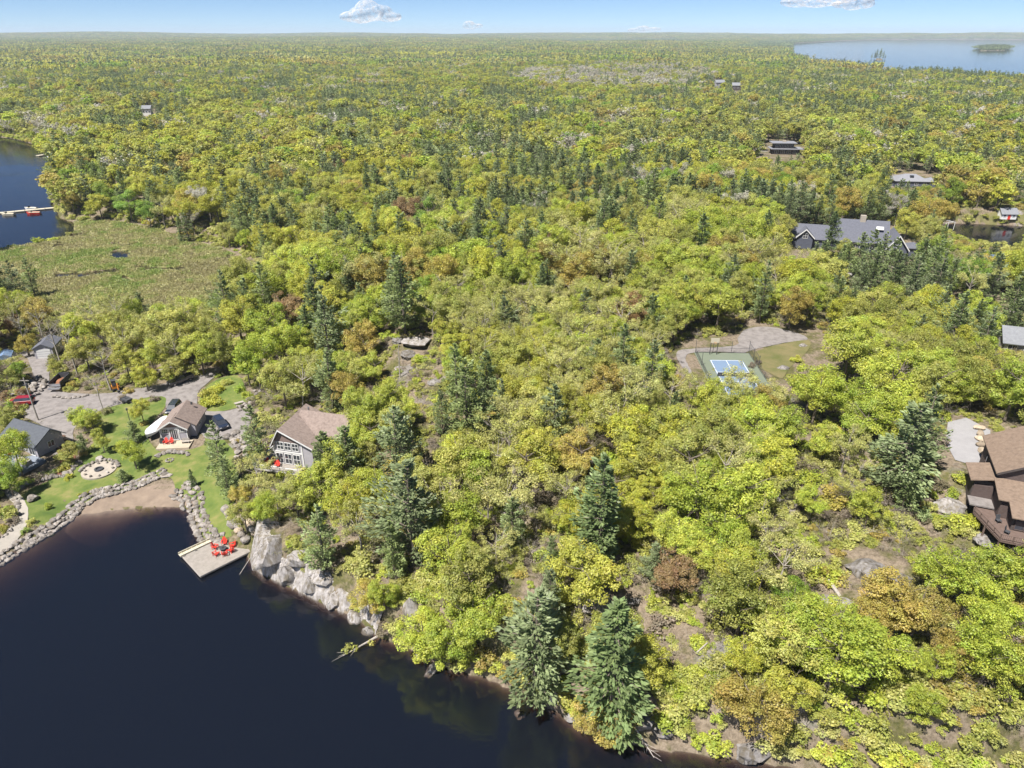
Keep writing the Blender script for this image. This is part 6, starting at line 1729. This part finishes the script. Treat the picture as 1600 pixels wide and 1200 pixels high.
# ------------------------------------------------------------------ houses in the woods
def lodge():
    x, y = 112, 236
    h = thing('slate_lodge', 'large slate-roofed lodge with white-edged gables in the woods', 'house', (x, y, hz(x, y)), R(-16))
    gable_wall(-3, 12, -5, 6, 4.2, 9.6, axis='x').build('main_wall', M_BLUEWALL, h)
    ro = gable_roof(-3, 12, -5, 6, 4.2, 9.6, axis='x', over=.7).build('main_roof', M_SLATEROOF, h)
    MB().bb(3.5, 5.2, -.2, 1.2, 7.5, 11.2).build('chimney', M_STONEWALL, ro)
    gable_wall(-18, -3.02, -3, 5, 3.4, 7.0, axis='x').build('wing_wall', M_BLUEWALL, h)
    gable_roof(-18, -3.1, -3, 5, 3.4, 7.0, axis='x', over=.5).build('wing_roof', M_SLATEROOF, h)
    gable_wall(-15.5, -10.5, -4.6, 1, 4.2, 6.6).build('dormer_wall', M_BLUEWALL, h)
    gable_roof(-15.5, -10.5, -4.6, 1, 4.2, 6.6, over=.5).build('dormer_roof', M_SLATEROOF, h)
    rake_trim(h, -15.5, -10.5, -5.12, 4.2, 6.6, M_WHITE, .5, .35)
    window(h, (-13, -4.62, 4.4), 1.6, 1.8, cols=2, rows=2)
    gable_wall(11.5, 17.5, -9, -1, 3.6, 7.4).build('front_gable_wall', M_BLUEWALL, h)
    gable_roof(11.5, 17.5, -9, 2, 3.6, 7.4, over=.6).build('front_gable_roof', M_SLATEROOF, h)
    rake_trim(h, 11.5, 17.5, -9.62, 3.6, 7.4, M_WHITE, .6, .4)
    gable_roof(11.8, 15.2, -11.5, -9.1, 2.4, 4.2, over=.3).build('porch_roof', M_SLATEROOF, h)
    rake_trim(h, 11.8, 15.2, -11.85, 2.4, 4.2, M_WHITE, .4, .3)
    for sx in (12, 15):
        MB().bb(sx - .12, sx + .12, -11.4, -11.16, 0, 2.4).build('porch_post', M_WHITE, h)
    window(h, (14.5, -9.02, 5.0), 1.6, 1.4, cols=2)
    sk = MB().box((9.5, -2.6, 7.9), (2.2, 1.2, .25), rx=R(44)).build('skylight', M_WHITE, ro)
    for xx in (-1, 2, 5, 8):
        window(h, (xx, -5.02, 2.2), 1.8, 1.8, cols=2)
    MB().bb(17.6, 22, -7, -2, 0, 3.2).build('garage_wall', M_BLUEWALL, h)
    hip_roof(17.7, 22, -7, -2, 3.3, 4.6).build('garage_roof', M_SLATEROOF, h)
lodge()

def hip_house(x, y, rz, w_, d_, label, wallm, roofm, name, ze=3.0, zr=5.6, wing=True):
    h = thing(name, label, 'house', (x, y, hz(x, y)), rz)
    MB().bb(-w_ / 2, w_ / 2, -d_ / 2, d_ / 2, -1, ze).build('wall', wallm, h)
    ro = hip_roof(-w_ / 2, w_ / 2, -d_ / 2, d_ / 2, ze, zr).build('roof', roofm, h)
    MB().box((0, -d_ * .25, (ze + zr) / 2 + .5), (1.6, 1.2, 1.0)).build('dormer', M_GLASS, ro)
    if wing:
        MB().bb(w_ / 2 + .01, w_ / 2 + 7, -d_ * .3, d_ * .3, -1, ze - .3).build('wing_wall', wallm, h)
        hip_roof(w_ / 2 + .01, w_ / 2 + 7, -d_ * .3, d_ * .3, ze - .28, zr - 1.2).build('wing_roof', roofm, h)
    for k in range(4):
        window(h, (-w_ / 2 + (k + .5) * w_ / 4, -d_ / 2 - .02, 1.6), 1.6, 1.4, cols=2)
    return h
x, y, z = hit(1418, 290)
hip_house(x, y, R(-8), 15, 10, 'pale grey hip-roofed house above the dark pond', M_BLUEWALL, M_PALEROOF, 'hip_roofed_house')
x, y, z = hit(1226, 240)
h = thing('flat_roofed_house', 'two-storey house with layered pale flat roofs among trees', 'house', (x, y, hz(x, y)), R(-6))
MB().bb(-8, 8, -4, 4, -1, 3.0).build('lower_wall', M_DARKWALL, h); MB().bb(-9.5, 9.5, -5.2, 5, 3.0, 3.35).build('lower_roof', M_PALEROOF, h)
MB().bb(-7, 4, -3, 4, 3.352, 6.2).build('upper_wall', M_DARKWALL, h); ur = MB().bb(-9, 5.4, -4.2, 5, 6.2, 6.6).build('upper_roof', M_PALEROOF, h)
MB().bb(-2, 0, 0, 1.5, 6.602, 7.4).build('chimney', M_STONEWALL, ur)
for k in range(4):
    window(h, (-5.6 + 2.8 * k, -3.02, 4.8), 2.0, 1.6, cols=2); window(h, (-6 + 3.6 * k, -4.02, 1.5), 2.4, 1.8, cols=2)
x, y, z = hit(1571, 341)
h = thing('little_boathouse', 'little white boathouse with a red door on the pond bank', 'boathouse', (x, y, max(z, .4)), R(-4))
gable_wall(-3, 3, -2.2, 2.2, 2.4, 4.2, axis='x').build('wall', M_WHITE, h)
gable_roof(-3, 3, -2.2, 2.2, 2.4, 4.2, axis='x', over=.4).build('roof', M_GREYROOF, h)
MB().bb(-.55, .55, -2.26, -2.21, 0, 2.0).build('door', M_RED, h)
window(h, (-1.8, -2.22, 1.5), 1.0, .9); window(h, (1.8, -2.22, 1.5), 1.0, .9)
x, y, z = hit(1478, 358, .5)
h = thing('boat_lift', 'white framed boat lift at the near side of the dark pond', 'boat lift', (x, y, 0.3), R(20))
for sx in (-2.4, 2.4):
    for sy in (-1.4, 1.4):
        MB().tube((sx, sy, -1.5), (sx, sy, 2.6), .09, n=6).build('post', M_WHITE, h)
    MB().bb(sx - .06, sx + .06, -1.5, 1.5, 2.5, 2.7).build('cross_beam', M_WHITE, h)
for sy in (-1.4, 1.4):
    MB().bb(-2.4, 2.4, sy - .06, sy + .06, 2.702, 2.85).build('top_rail', M_WHITE, h)
tag(sheet('pond_bank', pxpoly([(1450, 350), (1452, 338), (1490, 330), (1540, 336), (1600, 342), (1660, 350), (1640, 357), (1575, 353), (1500, 350)], .6), M_MEADOW, .1, 4, 3.0), kind='structure')
def simple_house(ppx, ppy, rz, w_, d_, hgt, label, wallm, roofm, name, k=3):
    x, y, z = hit(ppx, ppy)
    h = thing(name, label, 'house', (x, y, z), rz)
    gable_wall(-w_ / 2, w_ / 2, -d_ / 2, d_ / 2, hgt, hgt + d_ * .32, axis='x', z0=-1).build('wall', wallm, h)
    gable_roof(-w_ / 2, w_ / 2, -d_ / 2, d_ / 2, hgt, hgt + d_ * .32, axis='x', over=.6).build('roof', roofm, h)
    for q in range(k):
        window(h, (-w_ / 2 + (q + .5) * w_ / k, -d_ / 2 - .02, hgt * .55), 1.8, 1.6, cols=2)
simple_house(1596, 548, R(-20), 9, 7, 3.0, 'grey-roofed house behind trees past the paved drive', M_SIDING, M_GREYROOF, 'grey_roofed_house')
simple_house(1123, 136, R(10), 12, 9, 6, 'tall grey house poking above the woods near the far lake', M_SIDING, M_GREYROOF, 'tall_grey_house')
simple_house(1152, 141, R(-10), 14, 9, 6, 'dark-walled house in the woods near the far lake', M_DARKWALL, M_GREYROOF, 'dark_walled_house')
simple_house(1233, 158, R(5), 10, 8, 5, 'pale small house in the dark pine woods', M_SIDING, M_GREYROOF, 'pale_woods_house')
simple_house(1588, 178, R(-10), 18, 9, 5, 'wide grey-roofed house in the pine woods', M_DARKWALL, M_GREYROOF, 'wide_woods_house')
simple_house(232, 180, R(8), 7, 7, 6, 'white house showing above the yellow woods', M_WHITE, M_GREYROOF, 'white_woods_house')
for k, (ppx, ppy, lab) in enumerate(((1532, 428, 'blue-roofed shed under the pines below the pond'), (1540, 415, 'small blue-roofed shed nearer the pond'))):
    simple_house(ppx, ppy, R(20), 4, 3.5, 2.2, lab, M_BLUEWALL, M_BLUETARP, 'blue_roofed_shed', 1)

# ------------------------------------------------------------------ docks and boats on the blue lake
def lake_dock(p0, p1, w_, label):
    a, b = P(*p0, .5), P(*p1, .5)
    L_ = math.hypot(b[0] - a[0], b[1] - a[1])
    t = thing('lake_dock', label, 'dock', (a[0], a[1], 0), math.atan2(b[1] - a[1], b[0] - a[0]), 'docks on the blue lake')
    n_ = max(2, int(L_ / 6))
    for k in range(n_):
        MB().bb(L_ * k / n_ + .06, L_ * (k + 1) / n_ - .06, -w_ / 2, w_ / 2, .25, .5).build('dock_section', M_CREAM, t)
        for sy in (-1, 1):
            MB().tube((L_ * (k + .5) / n_, sy * (w_ / 2 + .08), -3), (L_ * (k + .5) / n_, sy * (w_ / 2 + .08), .9), .08, n=5).build('pile', M_TIMBER, t)
    return t
lake_dock((86, 324), (-10, 333), 2.2, 'long pale floating dock reaching far into the blue lake')
lake_dock((84, 239), (58, 243), 3.0, 'short pale dock with a pontoon on the blue lake')
lake_dock((76, 213), (26, 217), 4.0, 'pale dock at the far shore of the blue lake')
def small_boat(ppx, ppy, rz, label, m, L_=6.0):
    x, y = P(ppx, ppy, .3)
    t = thing('moored_boat', label, 'boat', (x, y, 0), rz, 'boats on the blue lake')
    MB().add([(-1, -L_ / 2, .8), (1, -L_ / 2, .8), (1.15, L_ * .15, .85), (0, L_ / 2, 1.0), (-1.15, L_ * .15, .85), (-.7, -L_ / 2, -.2), (.7, -L_ / 2, -.2), (.8, L_ * .15, -.2), (0, L_ * .42, -.1), (-.8, L_ * .15, -.2)],
             [(5, 6, 1, 0), (6, 7, 2, 1), (7, 8, 3, 2), (8, 9, 4, 3), (9, 5, 0, 4), (9, 8, 7, 6, 5)]).build('hull', m, t)
    MB().add([(-.85, -L_ / 2 + .2, .72), (.85, -L_ / 2 + .2, .72), (.95, L_ * .15, .76), (0, L_ / 2 - .5, .9), (-.95, L_ * .15, .76)], [(0, 1, 2, 3, 4)]).build('deck', M_CREAM, t)
    MB().box((0, .6, 1.15), (1.4, .08, .6), rx=R(-25)).build('windscreen', M_GLASS, t)
    MB().box((0, -L_ / 2 - .2, .7), (.4, .4, .9)).build('outboard_motor', M_CHAR, t)
small_boat(48, 326, R(85), 'white motorboat moored on the outer side of the long dock', M_BOATWHITE)
small_boat(52, 333, R(95), 'red-hulled motorboat moored on the near side of the long dock', M_RED)
small_boat(12, 335, R(88), 'yellow-decked boat near the end of the long dock', M_CREAM)
small_boat(80, 246, R(80), 'small white boat moored at the short dock', M_BOATWHITE)

# ------------------------------------------------------------------ marsh reeds
X, Y = filler(120, 380, 1.5, .5)
k_ = sdist(MARSH, X, Y) < -1
X, Y = X[k_], Y[k_]
pd = np.full(len(X), 1e9)
for q in POOLS:
    pd = np.minimum(pd, sdist(q, X, Y))
wd = water_sd(X, Y)
reeds = []
for i in np.nonzero((pd > 1.0) & (wd > .3))[0]:
    v = float(nz1(X[i], Y[i], 46)) + .7 * float(nz2(X[i], Y[i], 17)) + .5 * float(nz3(X[i], Y[i], 6)) + g0.normal() * .45
    s = g0.uniform(.8, 1.5)
    reeds.append((X[i], Y[i], .28, 'reed', rnd.uniform(0, 6), s, s * g0.uniform(.7, 1.4), TINT['reed'][2 if v > .75 else 0 if v > .1 else 1 if v > -.7 else 3]))
scatter('marsh_reeds', ['reed'], reeds)

# ------------------------------------------------------------------ clouds, far beyond the haze
cm_ = bpy.data.materials.new('cloud')
n, l = nodes_of(cm_)
n.remove(n['Principled BSDF'])
tc = N(n, 'ShaderNodeTexCoord')
no = N(n, 'ShaderNodeTexNoise', i={'Scale': 0.0035, 'Detail': 6.0, 'Roughness': .6}); l.new(tc.outputs['Object'], no.inputs['Vector'])
rp = ramp_node(n, [(.38, (0, 0, 0)), (.7, (.75, .75, .75))]); l.new(no.outputs['Fac'], rp.inputs[0])
di = N(n, 'ShaderNodeBsdfDiffuse', i={'Color': (.80, .78, .78, 1)}); tl = N(n, 'ShaderNodeBsdfTranslucent', i={'Color': (.80, .78, .78, 1)})
ad = N(n, 'ShaderNodeMixShader', i={0: .6}); l.new(di.outputs[0], ad.inputs[1]); l.new(tl.outputs[0], ad.inputs[2])
tp = N(n, 'ShaderNodeBsdfTransparent'); mx = N(n, 'ShaderNodeMixShader')
l.new(rp.outputs[0], mx.inputs[0]); l.new(tp.outputs[0], mx.inputs[1]); l.new(ad.outputs[0], mx.inputs[2])
l.new(mx.outputs[0], n['Material Output'].inputs['Surface'])
def cloud(ppx, ppy, wpx, hpx, seed, label):
    D = 42000.0
    d = ray(ppx, ppy); t_ = D / d[1]
    x, z = d[0] * t_, CAM_H + d[2] * t_
    k = D / FPX / CP
    g = np.random.default_rng(seed)
    bm = bmesh.new()
    for j in range(7):
        u = g.uniform(-.42, .42)
        rr = (.5 - abs(u) * .6) * g.uniform(.6, 1.0)
        mt = Matrix.Translation((u * wpx * k, g.uniform(-.3, .3) * wpx * k, g.uniform(-.15, .2) * hpx * k)) @ Matrix.Diagonal((wpx * k * .26, wpx * k * .26, hpx * k * rr, 1))
        bmesh.ops.create_icosphere(bm, subdivisions=3, radius=1.0, matrix=mt)
    me = bpy.data.meshes.new('cloud'); bm.to_mesh(me); bm.free()
    me.materials.append(cm_)
    o = link('cloud', me, None, (x, D, z))
    md = o.modifiers.new('merge', 'REMESH'); md.mode = 'VOXEL'; md.voxel_size = hpx * k / 14; md.use_smooth_shade = True
    tag(o, label, 'cloud', 'small clouds over the horizon')
cloud(577, 24, 62, 26, 1, 'small bright puffy cloud, largest one standing clear of the horizon')
cloud(736, 39, 24, 10, 2, 'tiny faint cloud beside the bright puffy one')
cloud(1008, 47, 34, 9, 3, 'flat pinkish cloud low over the woods')
cloud(1262, 2, 80, 14, 4, 'wide thin cloud high over the far lake')
cloud(1338, 5, 44, 16, 5, 'rounded small cloud high over the far lake')

# ================================================================== THE AIR
hm = bpy.data.materials.new('haze')
n, l = nodes_of(hm)
n.remove(n['Principled BSDF'])
pv = N(n, 'ShaderNodeVolumePrincipled', i={'Color': (0.70, 0.83, 1.0, 1), 'Density': 0.000062})
l.new(pv.outputs[0], n['Material Output'].inputs['Volume'])
tag(MB().bb(-15500, 15500, -450, 15500, -10.5, 140).build('haze', hm), kind='stuff')
